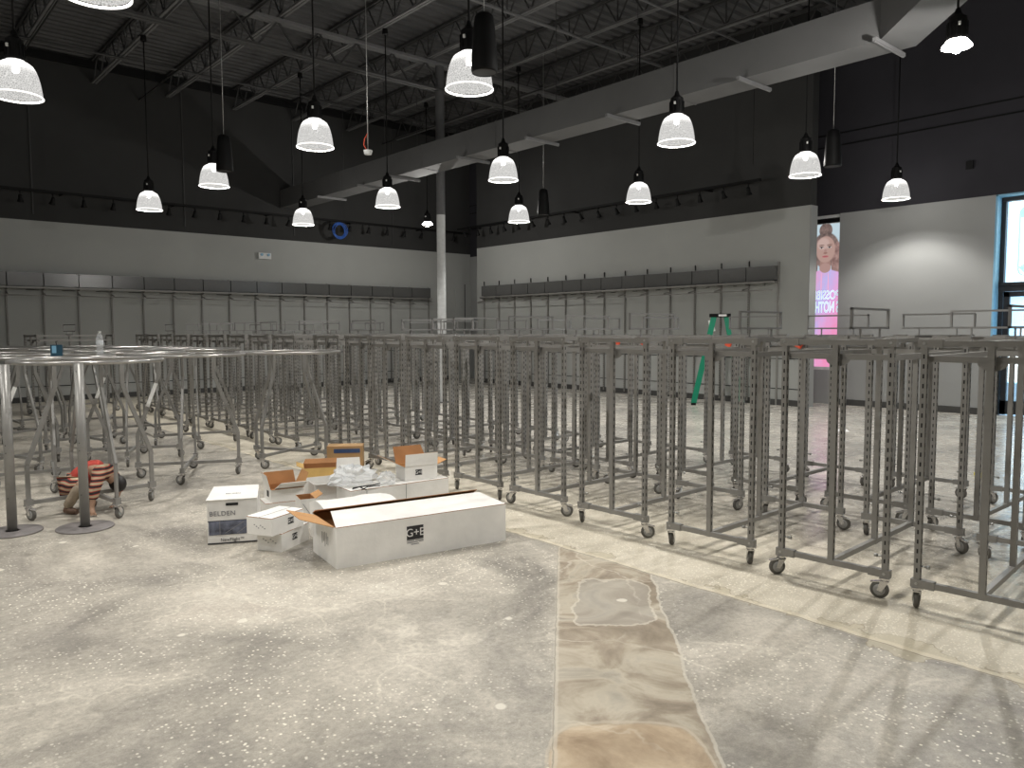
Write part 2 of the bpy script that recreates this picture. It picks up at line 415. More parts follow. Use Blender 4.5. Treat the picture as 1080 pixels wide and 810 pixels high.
# corrugated metal deck
m = MB(); y = YB; vs = []; prof = [(0, 0), (.09, 0), (.12, .05), (.21, .05), (.24, 0)]
ys = []
while y < YW:
    for dy, dz in prof[:4]: ys.append((min(y + dy, YW), ZC + dz))
    y += .24
ys.append((YW, ZC))
for (a, za), (b, zb) in zip(ys[:-1], ys[1:]):
    m.quad((XL, a, za), (XL, b, zb), (XR, b, zb), (XR, a, za))
m.quad((XL - .1, YB - .1, ZC + .3), (XR + .1, YB - .1, ZC + .3), (XR + .1, YW + .1, ZC + .3), (XL - .1, YW + .1, ZC + .3))
struct(m.build('ceiling', 'deck'))
T = .2
m = MB(); m.box(((XL + XR) / 2, YW + T / 2, ZP / 2), (XR - XL, T, ZP), 0)
m.box(((XL + XR) / 2, YW + T / 2, (ZP + ZC + .05) / 2), (XR - XL, T, ZC + .05 - ZP), 1)
struct(m.build('wall_left', ['wall_grey', 'wall_dark']))
m = MB(); m.box((XW + .12, (YJ + YEND) / 2, ZP / 2), (.24, YEND - YJ, ZP), 0)
m.box((XW + .12, (YJ + YEND) / 2, (ZP + ZC) / 2), (.24, YEND - YJ, ZC - ZP), 1)
struct(m.build('wall_right', ['wall_grey', 'wall_dark']))
# entry wall: grey panel below, dark above, window openings left (poster) and right (shop front)
m = MB()
m.box((XE + .15, (4.70 + 7.49) / 2, 3.88 / 2), (.3, 7.49 - 4.70, 3.88), 0)
m.box((XE + .15, (YB + YW) / 2, (3.88 + 5.24) / 2), (.3, YW - YB, 5.24 - 3.88), 1)
m.box((XE + .16, (YB + YW) / 2, 5.36), (.3, YW - YB, .24), 1)
for zz in (5.24, 5.48): m.box((XE + .0, (YB + YW) / 2, zz), (.012, YW - YB, .028), 2)
m.box((XE + .15, (YB + YW) / 2, (5.48 + ZC) / 2), (.3, YW - YB, ZC - 5.48), 1)
m.box((XE + .15, (8.75 + YW) / 2, 3.88 / 2), (.3, YW - 8.75, 3.88), 0)
m.box((XE + .15, (YB + 1.6) / 2, 3.88 / 2), (.3, 1.6 - YB, 3.88), 0)
m.box((XE + .15, 8.12, .35), (.3, 1.26, .70), 0)
struct(m.build('wall_entry', ['wall_light', 'wall_navy', 'black']))
m = MB(); m.box((XL - .1, (YB + YW) / 2, ZC / 2), (.2, YW - YB, ZC), 0); struct(m.build('wall_side', 'wall_grey'))
m = MB(); m.box(((XL + XR) / 2, YB - .1, ZC / 2), (XR - XL, .2, ZC), 0); struct(m.build('wall_back', 'wall_grey'))
# trims
m = MB(); m.box(((XL + XR) / 2, YW - .01, .06), (XR - XL, .02, .12)); struct(m.build('baseboard_left', 'base'))
m = MB(); m.box((XW - .01, (YJ + YEND) / 2, .06), (.02, YEND - YJ, .12)); struct(m.build('baseboard_right', 'base'))
m = MB(); m.box((XE - .01, (4.70 + 7.49) / 2, .06), (.02, 7.49 - 4.70, .12)); struct(m.build('baseboard_entry', 'base'))
m = MB(); m.box(((XL + XR) / 2, YW - .02, ZC - .13), (XR - XL, .12, .16)); struct(m.build('trim_1', 'black_matt'))
for i, (zz) in enumerate((.34, .95)):
    m = MB(); m.box((XW - .004, (YJ + YEND) / 2, zz), (.008, YEND - YJ, .014)); m.box((6, YW - .004, zz), (18, .008, .014)); struct(m.build('trim_%d' % (2 + i), 'black_matt'))
# corner of right wall: light edge of the wall end
m = MB(); m.box((XW + .12, YJ - .01, ZP / 2), (.26, .02, ZP)); struct(m.build('trim_4', 'wall_light'))
m = MB(); m.box((15.45, YW - .02, 1.5), (1.35, .04, 3.0)); m.box((15.14, YW - .045, 1.5), (.02, .01, 3.0), 1)
d = m.build('door_1', ['wall_grey', 'slot']); struct(d)
m = MB(); m.box((15.22, YW - .09, 1.02), (.03, .05, .16)); m.build('door_handle', 'zinc', d)
# fine vertical joints on the dark upper walls
m = MB()
for x in (3.35, 6.55, 9.4, 12.5): m.box((x, YW - .012, 6.05 - .3), (.025, .024, 3.3))
struct(m.build('trim_5', 'joist'))

# poster window in the recess and shop front window on the right
def poster_mat():
    m_, N, L, p = newmat('poster_film'); nt = m_.node_tree
    tc = N.new('ShaderNodeTexCoord'); s = N.new('ShaderNodeSeparateXYZ'); L.new(tc.outputs['Object'], s.inputs[0])
    U = mth(nt, 'MULTIPLY', s.outputs[1], -1); V = s.outputs[2]      # U to the right as seen from the room, origin at face
    def ell(cx, cz, rx, rz, soft=.12, pw=2):
        a = mth(nt, 'POWER', mth(nt, 'ABSOLUTE', mth(nt, 'MULTIPLY', mth(nt, 'SUBTRACT', U, cx), 1 / rx)), pw)
        b = mth(nt, 'POWER', mth(nt, 'ABSOLUTE', mth(nt, 'MULTIPLY', mth(nt, 'SUBTRACT', V, cz), 1 / rz)), pw)
        return mth(nt, 'SUBTRACT', 1, smooth(nt, mth(nt, 'ADD', a, b), 1 - soft, 1 + soft))
    nz = noise(nt, 9, 4, .6, tc.outputs['Object'])
    c = ramp(nt, smooth(nt, V, -1.2, .8), [(0, (.50, .62, .72)), (1, (.55, .68, .74))])
    hairc = ramp(nt, nz.outputs[0], [(.35, (.10, .075, .07)), (.65, (.27, .19, .17))])
    c = mix(nt, ell(.0, -.03, .30, .36), c, hairc)
    c = mix(nt, ell(-.26, -.32, .10, .30), c, hairc)
    c = mix(nt, ell(.25, -.30, .12, .42), c, ramp(nt, nz.outputs[0], [(.35, (.22, .13, .12)), (.65, (.42, .27, .24))]))
    c = mix(nt, ell(.0, .37, .14, .15), c, hairc)
    c = mix(nt, ell(.0, -.36, .12, .22), c, (.36, .22, .19))
    c = mix(nt, ell(.0, -.02, .205, .27), c, (.47, .31, .27))
    c = mix(nt, ell(-.05, .10, .13, .12, .5), c, (.56, .40, .36))
    for sx in (-1, 1):
        c = mix(nt, ell(sx * .085, .070, .06, .012, .6), c, (.22, .14, .12))
        c = mix(nt, ell(sx * .085, .02, .043, .018), c, (.66, .60, .58))
        c = mix(nt, ell(sx * .085, .02, .02, .018), c, (.05, .03, .03))
        c = mix(nt, ell(sx * .085, .035, .05, .008), c, (.08, .05, .05))
    c = mix(nt, ell(.0, -.065, .028, .055, .6), c, (.40, .25, .22))
    c = mix(nt, ell(.0, -.095, .045, .014, .4), c, (.28, .15, .13))
    c = mix(nt, ell(.0, -.165, .068, .022, .3), c, (.50, .16, .17))
    c = mix(nt, ell(.0, -.162, .06, .004, .3), c, (.20, .07, .08))
    # hoodie, pink to lilac
    hood = ramp(nt, mth(nt, 'ADD', smooth(nt, mth(nt, 'ADD', U, mth(nt, 'MULTIPLY', V, -.35)), -.45, 1.0), mth(nt, 'MULTIPLY', mth(nt, 'SUBTRACT', nz.outputs[0], .5), .35)),
                [(.0, (.85, .30, .55)), (.30, (.72, .42, .72)), (.5, (.55, .50, .88)), (.75, (.80, .42, .75)), (1, (.92, .32, .55))])
    body = ell(.0, -1.55, .52, 1.14, .03, 5)
    body = mth(nt, 'MULTIPLY', body, smooth(nt, mth(nt, 'ADD', mth(nt, 'ADD', V, .46), mth(nt, 'MULTIPLY', mth(nt, 'ABSOLUTE', U), .35)), .08, .04))
    body2 = mth(nt, 'SUBTRACT', 1, smooth(nt, mth(nt, 'ADD', V, mth(nt, 'MULTIPLY', mth(nt, 'ABSOLUTE', U), .32)), -.42, -.39))
    c = mix(nt, body2, c, hood)
    c = mix(nt, ell(.0, -.40, .12, .10), c, (.44, .28, .25))
    for sx in (-1, 1):
        c = mix(nt, ell(sx * .075, -.70, .012, .22, .3), c, (.90, .45, .68))
    wv = N.new('ShaderNodeTexWave'); wv.inputs['Scale'].default_value = 1.1; wv.inputs['Distortion'].default_value = 6; L.new(tc.outputs['Object'], wv.inputs['Vector'])
    fold = mth(nt, 'MULTIPLY', smooth(nt, mth(nt, 'MULTIPLY', V, -1), 1.25, 1.4), ramp(nt, wv.outputs[0], [(.3, 0.0), (.8, .6)]))
    c = mix(nt, fold, c, (.93, .25, .45))
    em = N.new('ShaderNodeEmission'); L.new(c, em.inputs[0]); em.inputs[1].default_value = .95
    L.new(em.outputs[0], nt.nodes['Material Output'].inputs[0])
    return m_
M['poster_film'] = poster_mat()
M['glow_white'] = emat('glow_white', (.80, .93, 1.0), .85)
M['pale_letter'] = emat('pale_letter', (.62, .80, .92), .8)
M['film_white'] = emat('film_white', (.90, 1.0, 1.0), 2.4)
M['film_cyan'] = emat('film_cyan', (.38, .82, .85), .9)
M['film_pale'] = emat('film_pale', (.50, .88, .86), .95)
M['film_blue'] = emat('film_blue', (.10, .42, .85), .8)
M['film_sky'] = emat('film_sky', (.38, .74, 1.0), 2.0)

m = MB()
for (y0, y1, z0, z1) in ((7.49, 8.75, 3.82, 3.88), (7.49, 8.75, .70, .76), (8.70, 8.75, .70, 3.88)):
    m.box((XE + .13, (y0 + y1) / 2, (z0 + z1) / 2), (.12, y1 - y0, z1 - z0))
win1 = struct(m.build('window_1', 'white_paint'))
t = thing('window_poster', 'tall backlit poster of a person with a hair bun in a pink and lilac hoodie', 'poster', (XE + .10, 7.83, 3.21))
m = MB(); m.quad((0, -.34, -2.46), (0, .86, -2.46), (0, .86, .50), (0, -.34, .50)); m.quad((.01, -.34, -2.46), (.01, .86, -2.46), (.01, .86, .50), (.01, -.34, .50))
m.build('printed_film', 'poster_film', t)
m = MB(); m.box((0, .26, .56), (.03, 1.2, .10), 0); m.box((0, .26, .505), (.035, 1.2, .014), 1)
m.build('top_rail', ['black', 'white_paint'], t, label='black top rail of the poster')
m = MB(); m.box((0, .26, -2.48), (.05, 1.2, .05)); m.build('bottom_rail', 'glow_white', t, label='white bottom rail of the poster')
# writing on the sweatshirt, seen from behind so it reads backwards
text_mesh('lettering', 'POSSIBLE', .26, 'pale_letter', t, basis((-.012, -.33, -.97), (0, -1, 0), (0, 0, 1)) @ Matrix.Diagonal((.62, 1, 1, 1)), mirror=True, align='LEFT', bold=.006)
text_mesh('lettering', 'S NOTHING', .31, 'pale_letter', t, basis((-.012, -.33, -1.22), (0, -1, 0), (0, 0, 1)) @ Matrix.Diagonal((.46, 1, 1, 1)), mirror=True, align='LEFT', bold=.010)

# shop front: jamb with blue sky light painted in, black frame, upper light with backlit graphic, door with graphics
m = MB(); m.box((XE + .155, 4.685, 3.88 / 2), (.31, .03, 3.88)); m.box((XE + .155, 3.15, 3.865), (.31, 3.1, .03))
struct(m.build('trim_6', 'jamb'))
XG = XE + .28
m = MB()
fr = [(4.67, 4.60, 0, 3.85), (1.60, 1.68, 0, 3.85), (3.05, 3.13, 0, 3.85)]
for y0, y1, z0, z1 in fr: m.box((XG, (y0 + y1) / 2, (z0 + z1) / 2), (.10, abs(y1 - y0), z1 - z0))
for z0, z1 in ((3.78, 3.85), (2.20, 2.36)): m.box((XG, 3.14, (z0 + z1) / 2), (.12, 3.07, z1 - z0))
m.box((XG - .05, 3.14, 2.33), (.10, 3.0, .05))
win2 = struct(m.build('window_2', 'frame_black'))
m = MB(); m.box((XG, 3.14, 3.07), (.012, 3.0, 1.42)); m.build('pane', 'glass', win2)
for k, (ya, yb) in enumerate(((4.59, 3.14), (3.04, 1.69))):
    m = MB(); n = .09
    m.box((XG, (ya + yb) / 2, 2.15), (.07, ya - yb, n)); m.box((XG, (ya + yb) / 2, .14), (.07, ya - yb, .24))
    m.box((XG, ya - .045, 1.1), (.07, n, 2.18)); m.box((XG, yb + .045, 1.1), (.07, n, 2.18))
    dr = struct(m.build('door_%d' % (k + 2), 'frame_black'))
    m = MB(); m.box((XG, (ya + yb) / 2, 1.18), (.01, ya - yb - 2 * n, 1.88)); m.build('pane', 'glass', dr)
    m = MB(); m.bar((XG - .06, ya - .14, 1.02), (XG - .06, yb + .14, 1.02), .03, .04); m.build('push_bar', 'zinc', dr)
t = thing('window_graphic', 'white and aqua backlit graphic filling the upper window at the right edge', 'window graphic', (XG + .03, 3.85, 3.07))
def rrect(cy, cz, hw, hh, r, x, n=6):
    pts = []
    for (sx, sz, a0) in ((1, 1, 0), (-1, 1, 90), (-1, -1, 180), (1, -1, 270)):
        for i in range(n + 1):
            a = R(a0 + 90 * i / n); pts.append((x, cy - (sx * (hw - r) + r * math.cos(a)), cz + sz * (hh - r) + r * math.sin(a)))
    return pts
m = MB(); m.box((0, 0, 0), (.006, 1.44, 1.40)); m.build('film', 'film_white', t)
m = MB(); p_ = rrect(-.05, .0, .62, .62, .14, -.006); m.add(p_, [tuple(range(len(p_)))]); m.build('aqua_border', 'film_pale', t)
m = MB(); p_ = rrect(-.05, -.02, .585, .575, .12, -.009); m.add(p_, [tuple(range(len(p_)))]); m.build('white_field', 'film_white', t)
m = MB(); p_ = rrect(.40, .48, .14, .08, .03, -.012); m.add(p_, [tuple(range(len(p_)))]); m.build('aqua_corner', 'film_pale', t)
m = MB(); m.add([(-.013, .35 + a, -.45 + b) for a, b in ((.2, 0), (.1, .08), (.16, .16), (.04, .12), (0, .26), (-.06, .12), (-.2, .14), (-.1, .03), (-.16, -.1), (0, -.04), (.1, -.12))], [tuple(range(11))]); m.build('aqua_star', 'film_pale', t)
t = thing('door_graphic', 'pale blue door glass film with a blue square and white lettering', 'window graphic', (XG + .025, 3.87, 1.2))
m = MB(); m.box((0, 0, .15), (.006, 1.24, 1.55)); m.build('film', 'film_sky', t)
m = MB(); m.box((-.006, .16, .60), (.004, .50, .24)); m.build('blue_square', 'film_blue', t)
text_mesh('lettering', 'ENTER', .24, 'glow_white', t, basis((-.012, .17, .28), (0, -1, 0), (0, 0, 1)), mirror=True, bold=.01)
m = MB(); m.box((-.006, 0, -.25), (.004, 1.24, .70)); m.build('white_lower_field', 'film_white', t)
# outside
m = MB(); m.quad((XR + .1, -40, -.02), (80, -40, -.02), (80, 50, -.02), (XR + .1, 50, -.02)); m.quad((XE + .3, -3, -.01), (XR + .2, -3, -.01), (XR + .2, 8.8, -.01), (XE + .3, 8.8, -.01))
struct(m.build('floor_outside', 'asphalt'))

# ------------------------------------------------------------------ roof steel
def joist(x):
    m = MB(); y0, y1 = YB, YW - .03; zt, zb = 7.62, 7.14
    for s in (-1, 1):
        m.box((x + s * .032, (y0 + y1) / 2, zt), (.045, y1 - y0, .045)); m.box((x + s * .032, (y0 + y1) / 2, zb), (.045, y1 - y0, .04), 1)
    k = int((y1 - y0) / .62); st = (y1 - y0) / k
    for i in range(k):
        a = y0 + i * st
        m.bar((x, a, zb), (x, a + st / 2, zt), .022, .022); m.bar((x, a + st / 2, zt), (x, a + st, zb), .022, .022)
        if i % 2 == 0: m.box((x, a, (zb + zt) / 2), (.02, .02, zt - zb))
    return m
jm = None
for k in range(11):
    x = 1.45 + 1.6 * (k - 1)
    if jm is None:
        jm = joist(0).mesh('roof_joist', ['joist', 'joist_light'])
    o = bpy.data.objects.new('roof_joist', jm); scene.collection.objects.link(o); o.location = (x, 0, 0)
    tag(o, 'dark open-web steel roof joist, %s counted from the left' % ORD[k], 'joist', 'roof joists under the metal deck', 'structure')
for k, y in enumerate((13.4, 1.2)):
    m = MB(); x0, x1 = XL, XE; zt, zb = 7.06, 6.55
    for s in (-1, 1): m.box(((x0 + x1) / 2, y + s * .06, zt), (x1 - x0, .10, .05), 1); m.box(((x0 + x1) / 2, y + s * .06, zb), (x1 - x0, .09, .04), 0)
    n = 23; st = (x1 - x0) / n
    for i in range(n): m.bar((x0 + i * st, y, zb), (x0 + (i + .5) * st, y, zt), .03, .03); m.bar((x0 + (i + .5) * st, y, zt), (x0 + (i + 1) * st, y, zb), .03, .03)
    o = m.build('roof_girder', ['joist', 'joist_light']); tag(o, ('light grey steel girder crossing the ceiling over the column', 'light grey steel girder crossing the ceiling overhead in front')[k], 'girder', None, 'structure')
for k, (y, r_, z) in enumerate(((17.2, .028, 7.05), (10.3, .03, 7.0), (6.5, .03, 7.0), (8.6, .02, 7.08))):
    m = MB(); m.tube([(XL, y, z), (XE, y, z)], r_, 8)
    tag(m.build('ceiling_pipe', 'joist_light' if k in (1, 3) else 'joist'), 'thin horizontal pipe under the roof joists, %s from the far wall' % ('nearest', 'second', 'fourth', 'third')[k], 'pipe', None, 'structure')
m = MB()
for x in (3.0, 5.6, 12.2): m.tube([(x, YB, 6.95), (x, YW, 6.95)], .018, 6)
tag(m.build('ceiling_conduit', 'joist'), 'thin conduits running below the dark metal deck', 'conduit', None, 'structure')

# column
m = MB(); m.cyl((0, 0, 0), .092, 3.98, 24, 0); m.cyl((0, 0, 3.98), .0925, 3.1, 24, 1); m.box((0, 0, .01), (.32, .32, .02), 1); m.box((0, 0, 7.08), (.3, .3, .02), 1)
c = m.build('column', ['column_white', 'column_grey'], None, (9.75, 13.4, 0)); tag(c, 'round steel column painted white below and grey above', 'column', None, 'structure')

# duct, with 45 degree turn at its near end
dt = thing('air_duct', 'long grey rectangular air duct running under the roof trusses', 'duct', (0, 0, 4.79))
X1, X2, DZ = 9.0, 9.5, .46
m = MB()
pl = [(X1, YW - .05), (X1, 3.97), (8.08, 3.10)]; pr_ = [(X2, YW - .05), (X2, 3.78), (8.50, 2.86)]
for (a, b), (c_, d_) in zip(zip(pl[:-1], pl[1:]), zip(pr_[:-1], pr_[1:])):
    for z, fl in ((0, 0), (DZ, 1)):
        q = [(*a, z), (*b, z), (*d_, z), (*c_, z)]; m.add(q, [(0, 1, 2, 3) if fl else (3, 2, 1, 0)])
    m.add([(*a, 0), (*b, 0), (*b, DZ), (*a, DZ)], [(0, 1, 2, 3)]); m.add([(*c_, 0), (*d_, 0), (*d_, DZ), (*c_, DZ)], [(3, 2, 1, 0)])
m.add([(*pl[-1], 0), (*pr_[-1], 0), (*pr_[-1], DZ), (*pl[-1], DZ)], [(0, 1, 2, 3)]); m.add([(*pl[0], 0), (*pr_[0], 0), (*pr_[0], DZ), (*pl[0], DZ)], [(3, 2, 1, 0)])
m.build('duct_body', 'duct', dt)
for y in (3.97, 5.7, 7.95, 9.75, 11.65, 14.0, 15.3, 17.2):
    m = MB(); m.box((9.25, y, -.022), (.78, .045, .04)); 
    m.box((9.25, y, -.044), (.78, .02, .012))
    st_ = m.build('duct_strut', 'joist_light', dt)
    m = MB()
    m.tube([(9.58, y, -.04), (9.58, y, 2.55)], .006, 6)
    m.build('hanger_rod', 'joist', st_)
for y in (6.8, 10.7, 13.0, 16.3):
    m = MB(); m.box((9.25, y, DZ / 2), (.515, .02, DZ + .015)); m.build('duct_seam', 'duct', dt)

# ------------------------------------------------------------------ pendants
ZL = 3.85
shade_prof = [(.078, .350), (.085, .335), (.118, .322), (.15, .298), (.172, .262), (.190, .215), (.203, .165), (.213, .11), (.220, .055), (.224, .02)]
def make_pendant(shade=True):
    t = thing('pendant_lamp', '', 'pendant lamp')
    if shade:
        m = MB(); m.lathe(shade_prof, 40); m.build('glass_shade', 'shade', t)
        m = MB(); m.lathe([(.224, .012), (.234, .003), (.234, -.004), (.226, -.005), (.223, .006)], 40); m.build('shade_rim', 'shade_rim', t)
    m = MB(); m.cyl((0, 0, .345), .088, .03, 24); m.cyl((0, 0, .375), .082, .17, 24, 0, None, .078); m.cyl((0, 0, .545), .078, .035, 24, 0, None, .035); m.cyl((0, 0, .58), .035, .05, 16, 0, None, .02)
    for i in range(12):
        a = 2 * PI * i / 12; m.box((.085 * math.cos(a), .085 * math.sin(a), .44), (.012, .008, .13), 0, Matrix.Rotation(a, 3, 'Z'))
    m.build('lamp_housing', 'black', t)
    m = MB(); m.box((-.06, -.062, .47), (.02, .02, .03), 0, Matrix.Rotation(PI / 4, 3, 'Z')); m.build('label_sticker', 'white_label', t)
    m = MB(); m.tube([(0, 0, .60), (0, 0, 3.17)], .011, 8); m.build('hanging_rod', 'black', t)
    m = MB(); m.cyl((0, 0, 3.12), .055, .05, 16); m.cyl((0, 0, 3.17), .05, .05, 16); m.tube([(0, 0, 3.2), (.03, .1, 3.28), (0, .22, 3.27)], .007, 6); m.build('ceiling_mount', 'black', t)
    m = MB(); m.lathe([(.0, .225), (.026, .232), (.036, .255), (.034, .28), (.022, .30), (.018, .345)], 16); m.build('bulb', 'bulb' if shade else 'bulb_hot', t)
    if not shade:
        m = MB(); m.lathe([(.078, .350), (.10, .325), (.125, .295), (.128, .280), (.12, .285), (.08, .31)], 28); m.build('lamp_collar', 'bulb', t)
    return t
P1 = make_pendant(True); P2 = make_pendant(False)
lb2 = bpy.data.lights.new('bare_lamp_light', 'POINT'); lb2.energy = LAMP_W * 1.25; lb2.color = LAMP_COL; lb2.shadow_soft_size = .04
ld = bpy.data.lights.new('lamp_light', 'POINT'); ld.energy = LAMP_W; ld.color = LAMP_COL; ld.shadow_soft_size = .035
lamps = [  # x, y, label, shade
    (1.45, 9.02, 'glass dome pendant lamp cut by the left edge of the picture', 1),
    (1.45, 5.98, 'large glass dome pendant lamp cut by the top edge at left', 1),
    (4.6, 15.7, 'small glass dome pendant lamp low over the left wall, second from the left edge', 1),
    (4.65, 12.5, 'glass dome pendant lamp partly behind a hanging black speaker at left', 1),
    (4.65, 9.05, 'glass dome pendant lamp hanging directly above a smaller one left of centre', 1),
    (7.77, 15.75, 'small glass dome pendant lamp hanging directly below a larger one left of centre', 1),
    (4.68, 5.95, 'large glass dome pendant lamp partly behind the largest black speaker at top centre', 1),
    (7.86, 12.48, 'glass dome pendant lamp hanging between the smoke detector and the column', 1),
    (7.85, 9.15, 'glass dome pendant lamp whose rod crosses the duct just right of the column', 1),
    (11.08, 12.41, 'smallest glass dome pendant lamp, left of the smallest black speaker', 1),
    (7.95, 5.97, 'large glass dome pendant lamp in front of the duct right of centre', 1),
    (11.05, 9.12, 'glass dome pendant lamp below the duct in front of the right wall track', 1),
    (11.09, 5.95, 'glass dome pendant lamp beside a black speaker at the right wall corner', 1),
    (14.31, 5.95, 'glass dome pendant lamp in front of the entry wall, rightmost with a shade', 1),
    (11.12, 15.85, 'bare bulb pendant lamp without shade, left of the column', 0),
    (7.95, 2.80, 'glaring bare bulb pendant lamp without shade at top right', 0),
    (4.65, 2.80, 'pendant lamp overhead outside the picture, nearer row', 1),
    (1.45, 2.80, 'pendant lamp overhead outside the picture, left of the nearer row', 1),
    (4.65, -.4, 'pendant lamp behind the camera', 1),
    (-1.6, 9.05, 'pendant lamp outside the left edge of the picture', 1),
    (-1.6, 5.95, 'pendant lamp outside the left edge of the picture, nearer one', 1),
    (-1.6, 2.8, 'pendant lamp outside the left edge of the picture, nearest one', 1),
    (14.3, 2.8, 'pendant lamp by the shop front outside the picture', 1),
]
u1 = u2 = False
for x, y, lb, sh in lamps:
    if sh: o = P1 if not u1 else copy_tree(P1); u1 = True
    else: o = P2 if not u2 else copy_tree(P2); u2 = True
    o.location = (x, y, ZL if sh else ZL + .02); o['label'] = lb; o['group'] = 'pendant lamps hung from the roof joists'
    o.rotation_euler = (0, 0, random.uniform(-.5, .5))
    lo = bpy.data.objects.new('lamp_light', ld if sh else lb2); scene.collection.objects.link(lo); lo.parent = o; lo.location = (0, 0, .185)

# ------------------------------------------------------------------ hanging speakers, detector
def speaker(x, y, lb):
    t = thing('hanging_speaker', lb, 'speaker', (x, y, 3.90), 0, 'black speakers hung on cables')
    m = MB(); m.lathe([(.0, .53), (.06, .528), (.085, .50), (.10, .40), (.118, .15), (.122, .02), (.115, .0), (.105, .004)], 28); m.build('speaker_body', 'black', t)
    m = MB(); m.disc((0, 0, .006), .107, 24, 0, None, True); m.build('speaker_grille', 'grille', t, label='grey grille')
    m = MB(); m.tube([(0, 0, .52), (0, 0, 3.24)], .004, 6); m.build('hanging_cable', 'zinc', t)
speaker(4.59, 5.61, 'largest black hanging speaker, in front of a pendant lamp at top centre')
speaker(4.44, 11.5, 'black hanging speaker overlapping a pendant lamp at left')
speaker(11.06, 11.63, 'smallest black hanging speaker, right of the column over the track lights')
speaker(11.02, 5.49, 'black hanging speaker beside a pendant lamp in front of the right wall corner')
t = thing('smoke_detector', 'white smoke detector on a thin pole with red wire below the roof', 'smoke detector', (5.48, 9.17, 3.90))
m = MB(); m.cyl((0, 0, .0), .045, .035, 20, 0, None, .055); m.cyl((0, 0, .035), .06, .02, 20); m.build('detector_body', 'white_paint', t)
m = MB(); m.tube([(.0, 0, .05), (.0, 0, 3.2)], .006, 6); m.build('pole', 'zinc', t)
m = MB(); m.tube([(-.02, 0, .06), (-.05, .02, .12), (-.045, .01, .2), (0, 0, .28)], .006, 6); m.build('wire', 'red_tag', t, label='red wire')

# ------------------------------------------------------------------ track lights
def rail(name, lb, a, b):
    t = thing(name, lb, 'track', a)
    d = Vector(b) - Vector(a); m = MB(); m.bar((0, 0, 0), d, .05, .05); m.build('rail', 'black', t)
    n = int(d.length / 2.4); wall = Vector((0, .4, 0)) if abs(d.x) > abs(d.y) else Vector((.4, 0, 0))
    m = MB()
    for i in range(n + 1):
        p = d * (i + .3) / (n + 1); m.bar(p, p + wall, .03, .03)
    m.build('wall_arm', 'black', t)
rail('light_track', 'black light track along the left wall above the grey paint', (.8, 19.2, 4.55), (15.0, 19.2, 4.55))
rail('light_track', 'black light track along the right wall above the grey paint', (14.0, 18.4, 4.52), (14.0, 8.45, 4.52))
th = thing('track_head', '', 'track light')
m = MB(); m.cyl((0, 0, -.05), .02, .03, 10); m.tube([(0, 0, -.03), (0, 0, -.10)], .010, 8); m.build('stem', 'black', th)
rx = Matrix.Rotation(R(155), 3, 'X')
m = MB(); m.lathe([(.0, -.07), (.028, -.068), (.036, -.03), (.040, .03), (.062, .075), (.064, .09), (.05, .088)], 18, (0, 0, -.155), 0, True, rx); m.build('lamp_can', 'black', th)
m = MB(); m.disc((0, -.0365, -.2335), .05, 16, 0, rx); m.build('lens', 'zinc', th, label='small grey lens')
used = False
hx = [1.2, 1.85, 2.45] + [3.06 + .60 * i for i in range(20)]
for i, x in enumerate(hx):
    o = th if not used else copy_tree(th); used = True
    o.location = (x, 19.2, 4.53); o.rotation_euler = (0, 0, PI + random.uniform(-.5, .5)); o['group'] = 'track heads on the left wall'
    o['label'] = 'small black track light head on the left wall rail, %s from its left end' % ORD[i]
for i in range(17):
    o = copy_tree(th); o.location = (14.0, 18.05 - .583 * i, 4.50); o.rotation_euler = (0, 0, PI / 2 + random.uniform(-.5, .5)); o['group'] = 'track heads on the right wall'
    o['label'] = 'small black track light head on the right wall rail, %s from the column end' % ORD[i]
# coil of blue cable
m = MB()
for k in range(5):
    pts = [((.15 + .02 * k) * math.cos(a), .02 * math.sin(a * 2 + k), (.17 + .012 * k) * math.sin(a)) for a in [2 * PI * i / 24 + .1 * k for i in range(24)]]
    m.tube([(p[0] + .015 * math.sin(k * 2.1), p[1], p[2] + .012 * math.cos(k * 3)) for p in pts], .011, 6, 0, True)
tag(m.build('cable_coil', 'blue_cable', None, (10.5, 19.13, 4.27)), 'coil of blue cable hanging from the left wall light track', 'cable')
t = thing('emergency_light', 'small white emergency light box high on the left grey wall', 'emergency light', (8.53, YW, 3.50))
m = MB(); m.box((0, -.045, 0), (.34, .09, .16)); m.build('housing', 'white_paint', t)
m = MB()
for s in (-1, 1): m.cyl((s * .09, -.095, .03), .035, .02, 14, 0, Matrix.Rotation(PI / 2, 3, 'X'))
m.build('lamp_lens', 'jamb', t)
m = MB(); m.box((0, -.02, 0), (.12, .04, .14)); tag(m.build('wall_sensor', 'black', None, (XE, 5.13, 4.46), (0, 0, -PI / 2)), 'tiny black sensor high on the dark entry wall', 'sensor')
m = MB(); m.tube([(0, 0, 0), (0, 0, -2.75)], .006, 6); tag(m.build('dangling_cable', 'black', None, (14.2, 8.75, 7.64)), 'thin dark cable dangling in front of the upper right wall', 'cable')
m = MB(); m.tube([(0, 0, 0), (0, 0, 1.55)], .006, 6); 

